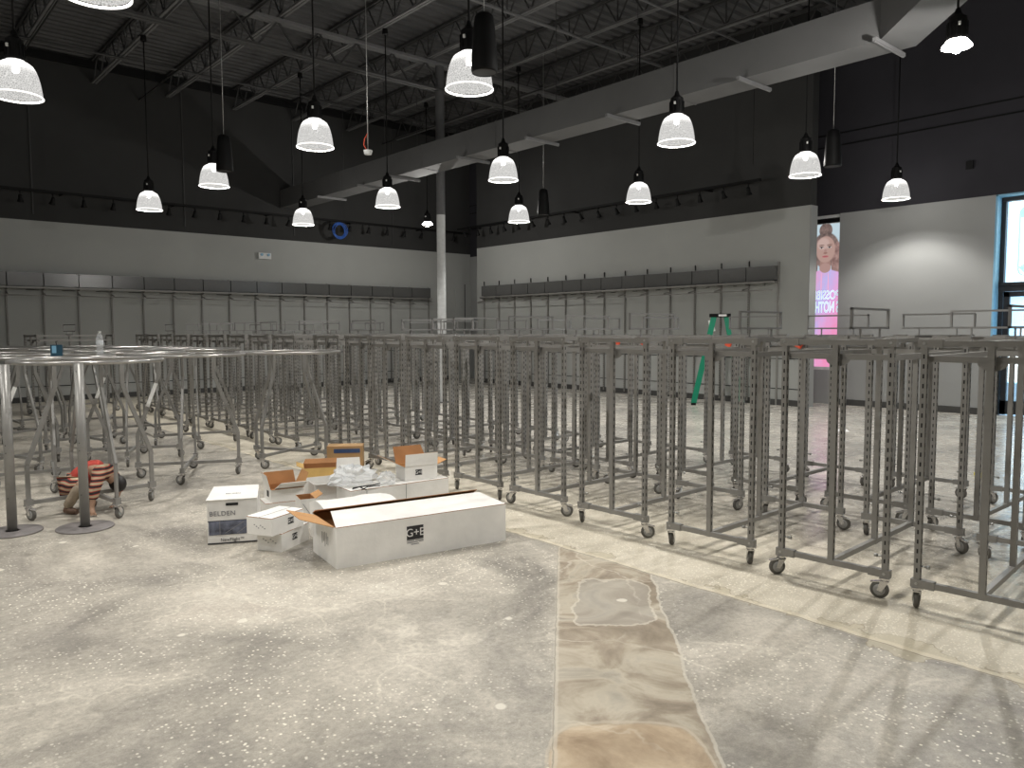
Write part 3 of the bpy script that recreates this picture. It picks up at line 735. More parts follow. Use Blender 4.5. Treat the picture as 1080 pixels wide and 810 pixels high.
# ------------------------------------------------------------------ wall shelving
PITCH_L, PITCH_R = .686, .672
def make_bay(wd, side):
    t = thing('wall_shelf_bay', '', 'wall shelving')
    m = MB()
    m.box((0, -.02, 1.45), (.03, .04, 2.80), 0)
    for i in range(52): m.quad((-.006, -.0407, .12 + i * .052), (.006, -.0407, .12 + i * .052), (.006, -.0407, .146 + i * .052), (-.006, -.0407, .146 + i * .052), 1)
    if side: m.box((0, -.02, 2.90), (.012, .03, .12), 1)
    m.build('upright', ['grey_steel', 'slot'], t)
    m = MB(); m.box((wd / 2, -.075, 2.68), (wd - .02, .13, .29)); m.build('header_box', 'panel', t)
    m = MB(); m.box((wd / 2, -.10, 2.50), (wd, .20, .018)); m.box((wd / 2, -.205, 2.50), (wd, .014, .035)); m.build('shelf', 'grey_steel', t)
    m = MB(); m.tube([(0, -.26, 2.33), (wd, -.26, 2.33)], .012, 8)
    m.build('hang_bar', 'grey_steel', t)
    m = MB(); m.bar((0, -.04, 2.40), (0, -.28, 2.345), .012, .03); m.bar((0, -.04, 2.46), (.0, -.20, 2.485), .012, .03); m.build('bracket', 'grey_steel', t)
    m = MB(); m.bar((wd * .55, -.03, 2.46), (wd * .80, -.36, 2.44), .03, .012); m.build('face_out_arm', 'black_matt', t)
    return t
bl = make_bay(PITCH_L, 0)
for i in range(17):
    o = bl if i == 0 else copy_tree(bl)
    o.location = (2.78 - PITCH_L + i * PITCH_L, YW, 0); o['group'] = 'shelving bays along the left wall'
    o['label'] = 'grey slotted wall shelving bay with header box on the left wall, %s from the left' % ORD[i]
br_ = make_bay(PITCH_R, 1)
for i in range(14):
    o = br_ if i == 0 else copy_tree(br_)
    o.location = (XW, 17.64 - i * PITCH_R, 0); o.rotation_euler = (0, 0, -PI / 2); o['group'] = 'shelving bays along the right wall'
    o['label'] = 'grey slotted wall shelving bay with header box on the right wall, %s from the corner' % ORD[i]
m = MB(); m.box((0, -.02, 1.45), (.03, .04, 2.80)); tag(m.build('slotted_upright', 'grey_steel', None, (2.78 + 16 * PITCH_L, YW, 0)), 'last slotted upright at the right end of the left wall shelving', 'upright')
m = MB(); m.box((0, -.02, 1.45), (.03, .04, 2.90)); tag(m.build('slotted_upright', 'grey_steel', None, (XW, 17.64 - 14 * PITCH_R, 0), (0, 0, -PI / 2)), 'last slotted upright of the right wall shelving beside the poster', 'upright')

# ------------------------------------------------------------------ casters
CH = .125
def caster_meshes():
    b = MB(); b.box((0, 0, CH - .004), (.055, .06, .008)); b.cyl((0, 0, CH - .022), .02, .016, 12)
    for s in (-1, 1):
        b.add([(-.022, s * .018, CH - .02), (.022, s * .018, CH - .02), (.04, s * .018, .048), (.014, s * .018, .040)] + [(-.022, s * .021, CH - .02), (.022, s * .021, CH - .02), (.04, s * .021, .048), (.014, s * .021, .040)],
              [(0, 1, 2, 3), (7, 6, 5, 4), (0, 4, 5, 1), (1, 5, 6, 2), (2, 6, 7, 3), (3, 7, 4, 0)])
    b.box((0, 0, CH - .022), (.046, .042, .006))
    k = MB(); k.bar((.0, 0, CH - .02), (.075, 0, CH - .035), .028, .006)
    w_ = MB(); rx_ = Matrix.Rotation(PI / 2, 3, 'X')
    w_.lathe([(.018, -.014), (.036, -.015), (.047, -.012), (.051, -.005), (.051, .005), (.047, .012), (.036, .015), (.018, .014)], 24, (.027, 0, .051), 0, True, rx_)
    w_.lathe([(.0, -.016), (.016, -.0165), (.033, -.0152), (.034, -.013)], 18, (.027, 0, .051), 1, True, rx_)
    w_.lathe([(.034, .013), (.033, .0152), (.016, .0165), (.0, .016)], 18, (.027, 0, .051), 1, True, rx_)
    return b.mesh('caster', 'chrome'), k.mesh('brake_lever', 'chrome'), w_.mesh('wheel', ['tyre', 'hub'])
CM = caster_meshes()
def caster(parent, x, y, z=0):
    c = bpy.data.objects.new('caster', CM[0]); scene.collection.objects.link(c); c.parent = parent; c.location = (x, y, z); c.rotation_euler = (0, 0, random.uniform(0, 2 * PI))
    for nm, me in (('brake_lever', CM[1]), ('wheel', CM[2])):
        o = bpy.data.objects.new(nm, me); scene.collection.objects.link(o); o.parent = c
    return c

# ------------------------------------------------------------------ rectangular rolling racks
HX, HY, RT = .66, .315, 1.49      # half length (x), half width (y), top
def slotted(x, y, full=True):
    m = MB(); z0, z1 = .13, RT - .01
    m.box((x, y, (z0 + z1) / 2), (.032, .032, z1 - z0), 0)
    e = .0165; sides = [(-1, 0), (1, 0), (0, -1), (0, 1)] if full else [(0, -1), (0, 1)]
    n = 23
    for (sx, sy) in sides:
        for i in range(n):
            z = .21 + i * .0535; h = .024; q = .0042
            if sx: m.quad((x + sx * e, y - q, z), (x + sx * e, y + q, z), (x + sx * e, y + q, z + h), (x + sx * e, y - q, z + h), 1)
            else: m.quad((x - q, y + sy * e, z), (x + q, y + sy * e, z), (x + q, y + sy * e, z + h), (x - q, y + sy * e, z + h), 1)
    if full:
        s = -1 if y > 0 else 1
        m.tube([(x, y + s * .016, .245), (x, y + s * .045, .245)], .005, 6, 2); m.tube([(x, y + s * .045, .245), (x, y + s * .062, .245)], .010, 8, 2)
    return m
def make_rack():
    t = thing('rolling_rack', '', 'garment rack')
    for sx in (-1, 1):
        for sy in (-1, 1): slotted(sx * HX, sy * HY).build('corner_post', ['grey_steel', 'slot', 'zinc'], t)
    for x in (-HX, 0, HX): slotted(x, 0, False).build('centre_post', ['grey_steel', 'slot'], t)
    for z, nm in ((.148, 'base_frame'), (RT - .02, 'top_frame')):
        m = MB()
        for sx in (-1, 1):
            m.box((sx * HX, 0, z), (.030, 2 * HY, .032))
            for sy in (-1, 1): m.box((sx * HX, sy * (HY - .03), z), (.040, .12, .045)); m.cyl((sx * (HX + .02), sy * HY, z), .008, .003, 10, 1, Matrix.Rotation(sx * PI / 2, 3, 'Y'))
        m.box((0, 0, z), (2 * HX, .030, .032))
        m.build(nm, ['grey_steel', 'zinc'], t)
    m = MB(); z = 1.385
    for sx in (-1, 1): m.box((sx * (HX - .035), 0, z), (.014, 2 * HY - .02, .034))
    for sy in (-1, 1): m.box((0, sy * (HY - .01), z), (2 * HX - .07, .014, .034))
    m.build('hang_rail', 'grey_steel', t)
    for sx in (-1, 1):
        m = MB(); n = 12; pts = [(sx * (HX - .022), .070 * math.cos(PI + PI * i / n), 1.37 + .042 * math.sin(PI + PI * i / n)) for i in range(n + 1)]
        m.add(pts + [(p[0] - sx * .005, p[1], p[2]) for p in pts], [tuple(range(n + 1)), tuple(range(2 * n + 1, n, -1))] + [(i, i + 1, n + 2 + i, n + 1 + i) for i in range(n)])
        m.build('gusset_plate', 'grey_steel', t)
    for sx in (-1, 1):
        for sy in (-1, 1): caster(t, sx * HX, sy * HY)
    return t
def card_frame_mesh(wd=.60, hh=.135):
    m = MB(); t_ = .014; z0 = .058
    for s in (-1, 1): m.box((s * (wd / 2 - t_ / 2), 0, z0 + hh / 2), (t_, .016, hh)); m.box((0, 0, z0 + (0 if s < 0 else hh) - s * t_ / 2), (wd, .016, t_))
    for s in (-1, 1): m.box((s * wd * .26, 0, z0 / 2), (.010, .010, z0))
    m.box((0, 0, .0), (wd * .6, .02, .008))
    return m.mesh('sign_frame', 'frame_steel')
SF = card_frame_mesh()
def sign_frame(parent, x, y, rz):
    o = bpy.data.objects.new('sign_frame', SF); scene.collection.objects.link(o); o.parent = parent; o.location = (x, y, RT); o.rotation_euler = (0, 0, rz); return o
proto = make_rack()
bA = [.95, 1.78, 2.61, 3.48, 4.37, 5.22, 6.02, 6.80, 7.58, 8.40, 9.22, 10.03, 10.85, 11.65, 12.45, 13.25, 14.05, 14.85, 15.65, 16.45]
bB = [1.55, 2.37, 3.24, 4.13, 5.08, 5.93, 6.73, 7.57, 8.40, 9.22, 10.03, 10.85, 11.65, 12.45, 13.25, 14.05, 14.85, 15.65, 16.45]
usedR = False
racks = {}
for row, bnd, cx in (('A', bA, 5.12), ('B', bB, 6.86)):
    for i in range(len(bnd) - 1):
        o = proto if not usedR else copy_tree(proto); usedR = True
        y = (bnd[i] + bnd[i + 1]) / 2
        jx = random.uniform(-.03, .03); rz = R(random.uniform(-.8, .8))
        if row == 'A' and i < 4: jx, rz = -.01, R((4.0, 2.5, 1.5, 1.0)[i])
        if row == 'A' and i == 0: y += .03
        if row == 'B' and i < 4: jx += .10
        if row == 'A' and i in (8, 9): jx = .17
        o.location = (cx + jx, y, 0); o.rotation_euler = (0, 0, rz)
        o['group'] = 'rolling racks of the %s row' % ('front' if row == 'A' else 'second')
        if i < 9: lb = 'grey slotted rolling garment rack in the %s row, %s from the right' % ('front' if row == 'A' else 'second', ORD[i])
        else: lb = 'grey rolling rack far back in the %s row, %s from the right' % ('front' if row == 'A' else 'second', ORD[i])
        o['label'] = lb; racks[(row, i)] = o
        for c in o.children:
            if c.name.startswith('caster'): c.rotation_euler = (0, 0, random.uniform(0, 2 * PI))
# sign frames on the racks (x offset, y offset, turned)
SX, SY = 0, PI / 2
def sign_at(key, x, y, rz):
    rk = racks[key]; a = -rk.rotation_euler.z; dx_, dy_ = x - rk.location.x, y - rk.location.y
    sign_frame(rk, dx_ * math.cos(a) - dy_ * math.sin(a), max(-.3, min(.3, dx_ * math.sin(a) + dy_ * math.cos(a))), rz)
for key, x, y, rz in ((('A', 0), 5.25, 1.44, SX), (('B', 0), 6.23, 1.87, SY), (('B', 1), 7.35, 2.66, SY), (('A', 1), 5.06, 2.24, SX), (('B', 2), 7.22, 3.41 + .1, SY), (('A', 2), 5.21, 3.12, SX),
                     (('B', 3), 7.07, 4.30, SY), (('B', 4), 6.70, 4.72, SX), (('A', 3), 5.10, 4.05, SX), (('B', 5), 6.68, 5.50, SX), (('A', 4), 5.33, 5.0, SX), (('A', 5), 5.17, 5.61, SX), (('A', 6), 5.12, 6.42, SX)): sign_at(key, x, y, rz)
for i in range(7, 19): sign_frame(racks[('A', i)], random.uniform(-.2, .3), 0, SX if i % 3 else SY)
for i in range(6, 18): sign_frame(racks[('B', i)], random.uniform(-.2, .3), 0, SY if i % 2 else SX)
o = copy_tree(racks[('A', 12)]); o.location = (3.35, 16.6, 0); o.rotation_euler = (0, 0, R(8)); o['group'] = 'rolling racks standing apart'; o['label'] = 'grey rolling garment rack standing apart behind the round racks at far left'
for c in o.children:
    if c.name.startswith('sign_frame'): c.location.x = 0
# red stickers under the top bars
for key, x, y in (('A', .25, .16), ('A', .25, .05)): pass
def red_tag(key, x, y, z=1.425):
    m = MB(); m.box((0, 0, 0), (.012, .055, .05), 0, Matrix.Rotation(.4, 3, 'X')); m.build('red_sticker', 'red_tag', racks[key], (x, y, z), None, 'red sticker')
red_tag(('A', 3), .62, -.2); red_tag(('A', 4), .62, -.12); red_tag(('A', 4), .64, .22); red_tag(('A', 2), .62, .03)

# ------------------------------------------------------------------ round racks
def make_round():
    t = thing('round_rack', '', 'round clothes rack')
    rr = .585; zt = 1.30; n = 48
    m = MB(); m.tube([(rr * math.cos(2 * PI * i / n), rr * math.sin(2 * PI * i / n), zt) for i in range(n)], .016, 8, 0, True); m.build('hoop', 'ring_steel', t, label='shiny round tube hoop')
    for k in range(4):
        a = R(45 + 90 * k + 16); ca, sa = math.cos(a), math.sin(a)
        pts = [(.50, .15), (.50, .46), (.27, 1.08), (.27, zt - .02)]
        m = MB()
        for (r0, z0), (r1, z1) in zip(pts[:-1], pts[1:]):
            m.bar((r0 * ca, r0 * sa, z0), (r1 * ca, r1 * sa, z1), .034, .022, 0, (-sa, ca, 0))
        m.box((.50 * ca, .50 * sa, .15), (.06, .045, .05), 0, Matrix.Rotation(a, 3, 'Z'))
        lg = m.build('leg', 'round_steel', t)
        if k == 1: m = MB(); m.bar((.392 * ca, .392 * sa, .76), (.30 * ca, .30 * sa, 1.005), .036, .025, 0, (-sa, ca, 0)); m.build('label_strip', 'white_label', lg, label='white label strip')
        caster(t, .50 * ca, .50 * sa)
    m = MB()
    for k in range(2):
        a = R(45 + 90 * k + 16); m.bar((.5 * math.cos(a), .5 * math.sin(a), .145), (-.5 * math.cos(a), -.5 * math.sin(a), .145), .03, .03)
    m.build('base_cross', 'round_steel', t)
    m = MB()
    for k in range(2):
        a = R(45 + 90 * k + 16); m.bar((rr * math.cos(a), rr * math.sin(a), zt - .008), (-rr * math.cos(a), -rr * math.sin(a), zt - .008), .045, .016)
    m.build('top_cross', 'round_steel', t)
    return t
RC = [(1.62, 7.38, 36, 'front round rolling rack beside the crouching person, behind the posts on disc feet'),
      (2.78, 8.42, 3, 'round rolling rack behind and right of the front one'),
      (3.98, 8.52, -34, 'rightmost round rolling rack, behind the pile of cartons'),
      (1.60, 8.88, 20, 'round rolling rack carrying the water bottle and the blue box'),
      (.40, 7.62, 10, 'round rolling rack at the left edge behind the leftmost disc foot post'),
      (.33, 9.05, 30, 'round rolling rack half outside the left edge, second back'),
      (2.65, 9.95, 5, 'round rolling rack in the third rank, right half'),
      (1.45, 10.2, 50, 'round rolling rack in the third rank, left half'),
      (3.66, 10.78, 14, 'round rolling rack in the fourth rank against the slotted racks'),
      (2.45, 11.4, 40, 'round rolling rack in the fourth rank, middle'),
      (3.50, 12.2, 24, 'round rolling rack in the fifth rank against the slotted racks'),
      (2.10, 12.8, 60, 'round rolling rack in the fifth rank, left'),
      (3.30, 13.7, 10, 'round rolling rack in the last rank against the slotted racks'),
      (2.05, 14.3, 33, 'round rolling rack in the last rank, left')]
ro = make_round(); ur = False
for x, y, a, lb in RC:
    o = ro if not ur else copy_tree(ro); ur = True
    o.location = (x, y, 0); o.rotation_euler = (0, 0, R(a)); o['label'] = lb; o['group'] = 'round rolling racks at left'
    for c in o.children:
        if c.name.startswith('caster'): c.rotation_euler = (0, 0, random.uniform(0, 2 * PI))
for o in [q for q in bpy.data.objects if q.name.startswith('label_strip') and q.parent.parent['label'] not in (RC[1][3], RC[3][3], RC[6][3])]: bpy.data.objects.remove(o)
for (x, y, lb) in ((1.41, 6.74, 'thick grey round post on a disc foot in front of the crouching person'), (.955, 6.97, 'thick grey round post on a disc foot at the left edge')):
    t = thing('disc_foot_post', lb, 'post', (x, y, 0))
    m = MB(); m.lathe([(.0, .0), (.205, .0), (.208, .006), (.204, .012), (.05, .014)], 40); m.build('disc_foot', 'disc_steel', t)
    m = MB(); m.tube([(0, 0, .012), (0, 0, 1.30)], .035, 24)
    for z in (.27, .62, .68, 1.24): m.disc((-.022, -.0275, z), .005, 8, 1, Matrix.Rotation(PI / 2, 3, 'X'))
    m.build('post', ['round_steel', 'slot'], t)

# bottle and blue box
t = thing('water_bottle', 'clear plastic water bottle standing on a round rack', 'bottle', (1.99, 8.56, 1.31), 0)
m = MB(); m.lathe([(.0, .004), (.030, .0), (.033, .01), (.031, .04), (.033, .05), (.031, .09), (.034, .10), (.034, .15), (.032, .17), (.022, .20), (.013, .215), (.013, .225)], 20); m.build('bottle_body', 'bottle', t)
m = MB(); m.cyl((0, 0, .222), .015, .018, 14); m.build('cap', 'white_paint', t, label='white cap')
m = MB(); m.lathe([(.0345, .105), (.0345, .15)], 20); m.build('bottle_label', 'far_wall', t)
t = thing('small_box', 'small dark teal box standing on a round rack left of the bottle', 'box', (1.62, 8.62, 1.31), R(-20))
m = MB(); m.box((0, 0, .055), (.10, .05, .11)); m.build('carton_body', 'teal_box', t)
m = MB(); m.box((-.018, -.0255, .065), (.036, .002, .072)); m.build('front_label', 'jamb', t)
m = MB(); m.tube([(0, 0, .11), (-.005, 0, .14), (.01, 0, .145)], .004, 6); m.build('tab', 'black', t)

# ------------------------------------------------------------------ cartons
def carton(name, lb, loc, rz, dims, mat='carton_white', inside='kraft_in', open_top=False, closed_gap=0, tape=False, group=None, tilt=None):
    """local: front-left-bottom corner at origin, +x along the front, +y to the back"""
    t = thing(name, lb, 'carton', loc, rz, group)
    L_, D_, H_ = dims; m = MB(); w_ = .005
    m.sheet((0, 0, 0), (L_, 0, 0), (L_, 0, H_), (0, 0, H_), w_, 0)       # front, outward face -y
    m = MB()
    def wall(a, b, inn):
        a3, b3 = Vector((*a, 0)), Vector((*b, 0)); n = Vector((*inn, 0)) * w_
        up = Vector((0, 0, H_))
        m.add([a3, b3, b3 + up, a3 + up], [(0, 1, 2, 3)], 0)
        m.add([a3 + n, b3 + n, b3 + n + up, a3 + n + up], [(3, 2, 1, 0)], 1)
        m.add([a3 + up, b3 + up, b3 + n + up, a3 + n + up], [(0, 1, 2, 3)], 1)
    wall((0, 0), (L_, 0), (0, 1)); wall((L_, 0), (L_, D_), (-1, 0)); wall((L_, D_), (0, D_), (0, -1)); wall((0, D_), (0, 0), (1, 0))
    m.add([(0, 0, 0), (L_, 0, 0), (L_, D_, 0), (0, D_, 0)], [(3, 2, 1, 0)], 0); m.add([(0, 0, .004), (L_, 0, .004), (L_, D_, .004), (0, D_, .004)], [(0, 1, 2, 3)], 1)
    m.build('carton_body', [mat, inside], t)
    if not open_top:
        g = closed_gap
        m = MB(); m.sheet((0, 0, H_), (L_, 0, H_), (L_, D_ / 2 - g / 2, H_ + g * .25), (0, D_ / 2 - g / 2, H_ + g * .25), .005, 1, 0); m.build('top_flap', [mat, inside], t)
        m = MB(); m.sheet((L_, D_, H_), (0, D_, H_), (0, D_ / 2 + g / 2 + .001, H_), (L_, D_ / 2 + g / 2 + .001, H_), .005, 1, 0); m.build('top_flap', [mat, inside], t)
    return t
def flap(t, hinge_a, hinge_b, out, mats, tap=.04):
    """flap hinged along a-b, reaching by vector out; first material outside"""
    a, b, o_ = Vector(hinge_a), Vector(hinge_b), Vector(out); d = (b - a).normalized() * tap
    m = MB(); m.sheet(a, b, b + o_ - d, a + o_ + d, .004, 1, 0); return m.build('side_flap', mats, t)
def logo(t, origin, xd, s, sub=True):
    """black square with white letters, centred at origin, lying on a carton face; xd = reading direction, up = z"""
    n = Vector(xd).cross(Vector((0, 0, 1))); B = basis(Vector(origin) + n * .0015, xd, (0, 0, 1))
    m = MB(); m.quad(*[B @ Vector(p) for p in ((-s / 2, -s * .38, 0), (s / 2, -s * .38, 0), (s / 2, s * .38, 0), (-s / 2, s * .38, 0))])
    m.build('printed_mark', 'ink', t, label='black rectangle with white letters')
    text_mesh('lettering', 'G+E', s * .62, 'paper', t, B @ Matrix.Translation((0, -.01 * s, .001)), spacing=.98)
    if sub:
        m = MB()
        for i, (x0, x1, y) in enumerate(((-.5, -.05, -.46), (.0, .5, -.46), (-.5, .15, -.56), (.2, .5, -.54), (-.25, .22, -.66))):
            m.quad(*[B @ Vector(p) for p in ((x0 * s, y * s, 0), (x1 * s, y * s, 0), (x1 * s, (y + .045) * s, 0), (x0 * s, (y + .045) * s, 0))])
        m.build('small_print', 'ink_grey', t)
# 1 the long white carton in front
A = math.atan2(-.21, 1.28)
t = carton('long_carton', 'longest white carton in front of the pile, black G+E mark on its side', (2.375, 4.45, 0), A, (1.29, .49, .27), closed_gap=.0)
for c in list(t.children):
    if c.name.startswith('top_flap'): bpy.data.objects.remove(c)
m = MB(); m.sheet((0, 0, .27), (1.29, 0, .27), (1.29, .40, .285), (.10, .40, .285), .005, 1, 0); m.build('top_flap', ['carton_white', 'kraft_in'], t)
m = MB(); m.sheet((1.29, .49, .27), (0, .49, .27), (0, .43, .30), (1.29, .43, .30), .005, 1, 0); m.build('top_flap', ['carton_white', 'kraft_in'], t)
flap(t, (0, .45, .27), (0, .04, .27), (-.20, .02, .065), ['carton_white', 'kraft'], .05)
logo(t, (.56, 0, .165), (1, 0, 0), .125)
m = MB()
for i in range(5): m.box((-.0015, .16 + .03 * i, .15 + .01 * (i % 2)), (.001, .008, .06 + .02 * (i % 3)))
m.build('small_print', 'ink_grey', t)
# 2 tall white box with photo band
A = math.atan2(-.15, .31)
t = carton('cable_carton', 'tall white carton with a navy photo band at the left of the pile', (1.955, 5.585, 0), A, (.345, .40, .325), mat='carton_white2')
m = MB(); m.box((.172, -.003, .12), (.325, .003, .10)); m.build('photo_band', 'navy_photo', t)
m = MB(); m.box((.085, -.0055, .12), (.004, .002, .10)); m.bar((.12, -.0055, .08), (.25, -.0055, .16), .002, .004); m.bar((.20, -.0055, .075), (.32, -.0055, .16), .002, .004); m.build('photo_lines', 'ink_grey', t)
m = MB(); m.box((.172, -.002, .172), (.34, .003, .006)); m.build('printed_line', 'ink', t)
m = MB(); m.box((.172, -.002, .008), (.345, .006, .008)); m.build('bottom_edge', 'ink', t)
m = MB(); m.box((.172, -.002, .292), (.085, .003, .020)); m.build('hand_hole', 'slot', t)
m = MB(); m.sheet((-.005, -.008, .325), (.35, -.008, .325), (.34, .40, .345), (.01, .40, .345), .005, 0); m.build('top_flap', 'carton_white', t)
text_mesh('lettering', 'BELDEN', .048, 'ink_grey', t, basis((.105, -.003, .225), (1, 0, 0), (0, 0, 1)), bold=.0006, spacing=1.08)
text_mesh('lettering', 'NewFlight™', .032, 'ink', t, basis((.17, -.003, .032), (1, 0, 0), (0, 0, 1)))
text_mesh('lettering', 'BELDEN', .03, 'ink_grey', t, basis((.17, .15, .340), (1, 0, 0), (0, 1, .05)))
# 3, 4 two small stacked cartons
A = R(31)
t = carton('small_carton', 'small white carton, lower of two stacked beside the photo band carton', (2.28, 5.06, 0), A, (.34, .20, .125), mat='carton_white2')
logo(t, (.16, 0, .075), (1, 0, 0), .062, False)
m = MB(); [m.box((-.001, .05 + .02 * i, .06 + .012 * (i % 3)), (.001, .012, .006)) for i in range(6)]; m.build('small_print', 'ink_grey', t)
t = carton('small_carton', 'small white carton, upper of two stacked beside the photo band carton', (2.15, 4.93, .131), R(25), (.34, .22, .12), mat='carton_white')
t.location = (2.195, 5.03, .131)
logo(t, (.20, 0, .070), (1, 0, 0), .062, False)
m = MB(); [m.box((-.001, .06 + .018 * i, .05 + .010 * (i % 3)), (.001, .012, .006)) for i in range(6)]; m.box((.17, .11, .1265), (.34, .004, .0005)); m.build('small_print', 'ink_grey', t)
# 5 lower carton and 6 open carton above
t = carton('small_carton', 'white carton under the open one with brown inside, behind the small stack', (2.58, 6.02, 0), R(-12), (.31, .24, .13), mat='carton_white2')
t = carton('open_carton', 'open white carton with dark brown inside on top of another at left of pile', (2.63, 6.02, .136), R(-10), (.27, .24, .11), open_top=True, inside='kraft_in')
flap(t, (0, 0, .11), (.27, 0, .11), (.0, -.02, .0), ['carton_white', 'kraft_in'], .0)
flap(t, (0, .24, .11), (0, 0, .11), (-.02, .02, .11), ['carton_white', 'kraft_in'], .02)
flap(t, (.27, 0, .11), (.27, .24, .11), (.05, .0, .11), ['kraft_in', 'kraft'], .02)
flap(t, (.27, .24, .11), (0, .24, .11), (.0, .03, .10), ['kraft_in', 'kraft_in'], .01)
flap(t, (.03, 0, .11), (.27, 0, .11), (.02, -.09, .06), ['carton_white', 'carton_white'], .01)
m = MB(); m.box((-.0015, .10, .06), (.002, .06, .05)); m.build('printed_mark', 'ink', t)
# 7 upright torn carton
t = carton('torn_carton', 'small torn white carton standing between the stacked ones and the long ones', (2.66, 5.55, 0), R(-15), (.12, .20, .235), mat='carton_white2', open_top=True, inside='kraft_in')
flap(t, (.12, .0, .235), (.12, .20, .235), (.06, 0, .03), ['kraft_in', 'kraft'], .02)
m = MB(); m.bar((.02, -.002, .2), (.07, -.002, .12), .002, .004); m.bar((.07, -.002, .12), (.03, -.002, .05), .002, .004); m.build('small_print', 'ink_grey', t)
# 8 long open white carton with plastic inside
t = carton('long_carton', 'long open white carton with clear plastic inside in the middle of the pile', (3.00, 5.98, 0), R(-12), (.62, .36, .24), open_top=True, inside='carton_white2')
flap(t, (.62, .36, .24), (0, .36, .24), (.0, .10, -.02), ['carton_white', 'carton_white'], .02)
flap(t, (0, 0, .24), (.62, 0, .24), (.0, -.10, .02), ['kraft_in', 'carton_white2'], .03)
# 9 pillowy closed carton
def bulgy(name, lb, loc, rz, dims, mat, bul=.02, nx=10):
    L_, D_, H_ = dims; t_ = thing(name, lb, 'carton', loc, rz)
    m_ = MB(); ny = 5; top = []
    for j in range(ny + 1):
        for i in range(nx + 1):
            u, v = i / nx, j / ny; top.append((u * L_, v * D_, H_ + bul * math.sin(PI * v) * (.6 + .4 * math.sin(9 * u + 2 * v)) + random.uniform(-.004, .004) * (0 < j < ny)))
    m_.add(top, [(j * (nx + 1) + i, j * (nx + 1) + i + 1, (j + 1) * (nx + 1) + i + 1, (j + 1) * (nx + 1) + i) for j in range(ny) for i in range(nx)], 0, False)
    m_.add([(0, 0, 0), (L_, 0, 0), (L_, D_, 0), (0, D_, 0)], [(3, 2, 1, 0)])
    for (row) in ([(i, 0) for i in range(nx + 1)], [(i, ny) for i in range(nx, -1, -1)]):
        b_ = [top[j * (nx + 1) + i] for i, j in row]; k = len(b_)
        m_.add([(p[0], p[1], 0) for p in b_] + b_, [(i, i + 1, k + i + 1, k + i) for i in range(k - 1)])
    for (col) in ([(0, j) for j in range(ny, -1, -1)], [(nx, j) for j in range(ny + 1)]):
        b_ = [top[j * (nx + 1) + i] for i, j in col]; k = len(b_)
        m_.add([(p[0], p[1], 0) for p in b_] + b_, [(i, i + 1, k + i + 1, k + i) for i in range(k - 1)])
    m_.build('carton_body', mat, t_)
    return t_
t = bulgy('bulging_carton', 'dented closed white carton lying right behind the longest carton', (2.60, 5.04, 0), R(-6), (.58, .29, .255), 'carton_white', .035)
m = MB(); m.bar((.56, -.002, .22), (.60, -.002, .10), .002, .004); m.bar((.0, -.002, .21), (.6, -.002, .225), .002, .003); m.build('crease', 'ink_grey', t)
# 10 second long white carton at right, holding the open carton
t = carton('long_carton', 'second long white carton behind the longest one, open carton standing on it', (3.02, 5.40, 0), R(-4), (.92, .27, .27), mat='carton_white')
m = MB(); m.box((.50, -.002, .14), (.003, .002, .26)); m.box((.14, -.002, .14), (.003, .002, .24)); m.box((.5, .135, .2762), (.9, .003, .0006)); m.build('crease', 'ink_grey', t)
t = carton('open_carton', 'open white carton with brown inside standing on the long carton, small black mark', (3.56, 5.44, .277), R(-10), (.30, .20, .12), open_top=True, inside='kraft')
m = MB(); m.sheet((0, 0, .12), (.30, 0, .12), (.30, -.01, .225), (0, -.01, .225), .004, 1, 0); m.build('front_flap', ['carton_white', 'kraft'], t)
flap(t, (0, .20, .12), (0, 0, .12), (-.19, -.03, .10), ['carton_white', 'kraft'], .03)
flap(t, (.30, 0, .12), (.30, .20, .12), (.10, 0, .03), ['carton_white', 'kraft'], .02)
flap(t, (.30, .20, .12), (0, .20, .12), (-.02, .06, .14), ['carton_white', 'kraft_in'], .02)
logo(t, (.125, 0, .065), (1, 0, 0), .062, False)
m = MB(); m.sheet((0, 0, 0), (.26, 0, 0), (.24, .05, .36), (.03, .05, .36), .005, 0)
tag(m.build('white_panel', 'carton_white', None, (3.42, 6.42, 0), (0, 0, R(-25))), 'loose white cardboard panel leaning in front of the blue banded carton', 'cardboard')
# 11 brown carton with blue band
t = carton('banded_carton', 'brown carton with a dark blue band along its top at the back of the pile', (3.94, 7.55, 0), R(-35), (.38, .22, .29), mat='kraft_brown', inside='kraft_in')
m = MB(); m.box((.215, -.002, .245), (.28, .003, .045)); m.build('blue_band', 'blue_band', t); m = MB(); m.box((-.002, .10, .245), (.003, .13, .045)); m.build('blue_band', 'blue_band', t)
text_mesh('lettering', 'R1T', .07, 'ink', t, basis((.10, -.003, .075), (1, 0, 0), (0, 0, 1)), bold=.002)
# 12 yellow open carton
t = carton('yellow_carton', 'open yellowish brown carton wrapped in tape at the back left of the pile', (3.46, 7.12, 0), R(-25), (.40, .30, .17), mat='kraft_yellow', inside='kraft_in', open_top=True)
flap(t, (0, 0, .17), (.40, 0, .17), (.0, -.03, -.10), ['kraft_yellow', 'kraft_yellow'], .03)
flap(t, (0, .30, .17), (0, 0, .17), (-.07, .0, .03), ['kraft_brown', 'kraft_yellow'], .03)
flap(t, (.40, 0, .17), (.40, .30, .17), (.05, .0, .04), ['kraft_brown', 'kraft_yellow'], .03)
flap(t, (.40, .30, .17), (0, .30, .17), (0, .05, .04), ['kraft_in', 'kraft_in'], .02)
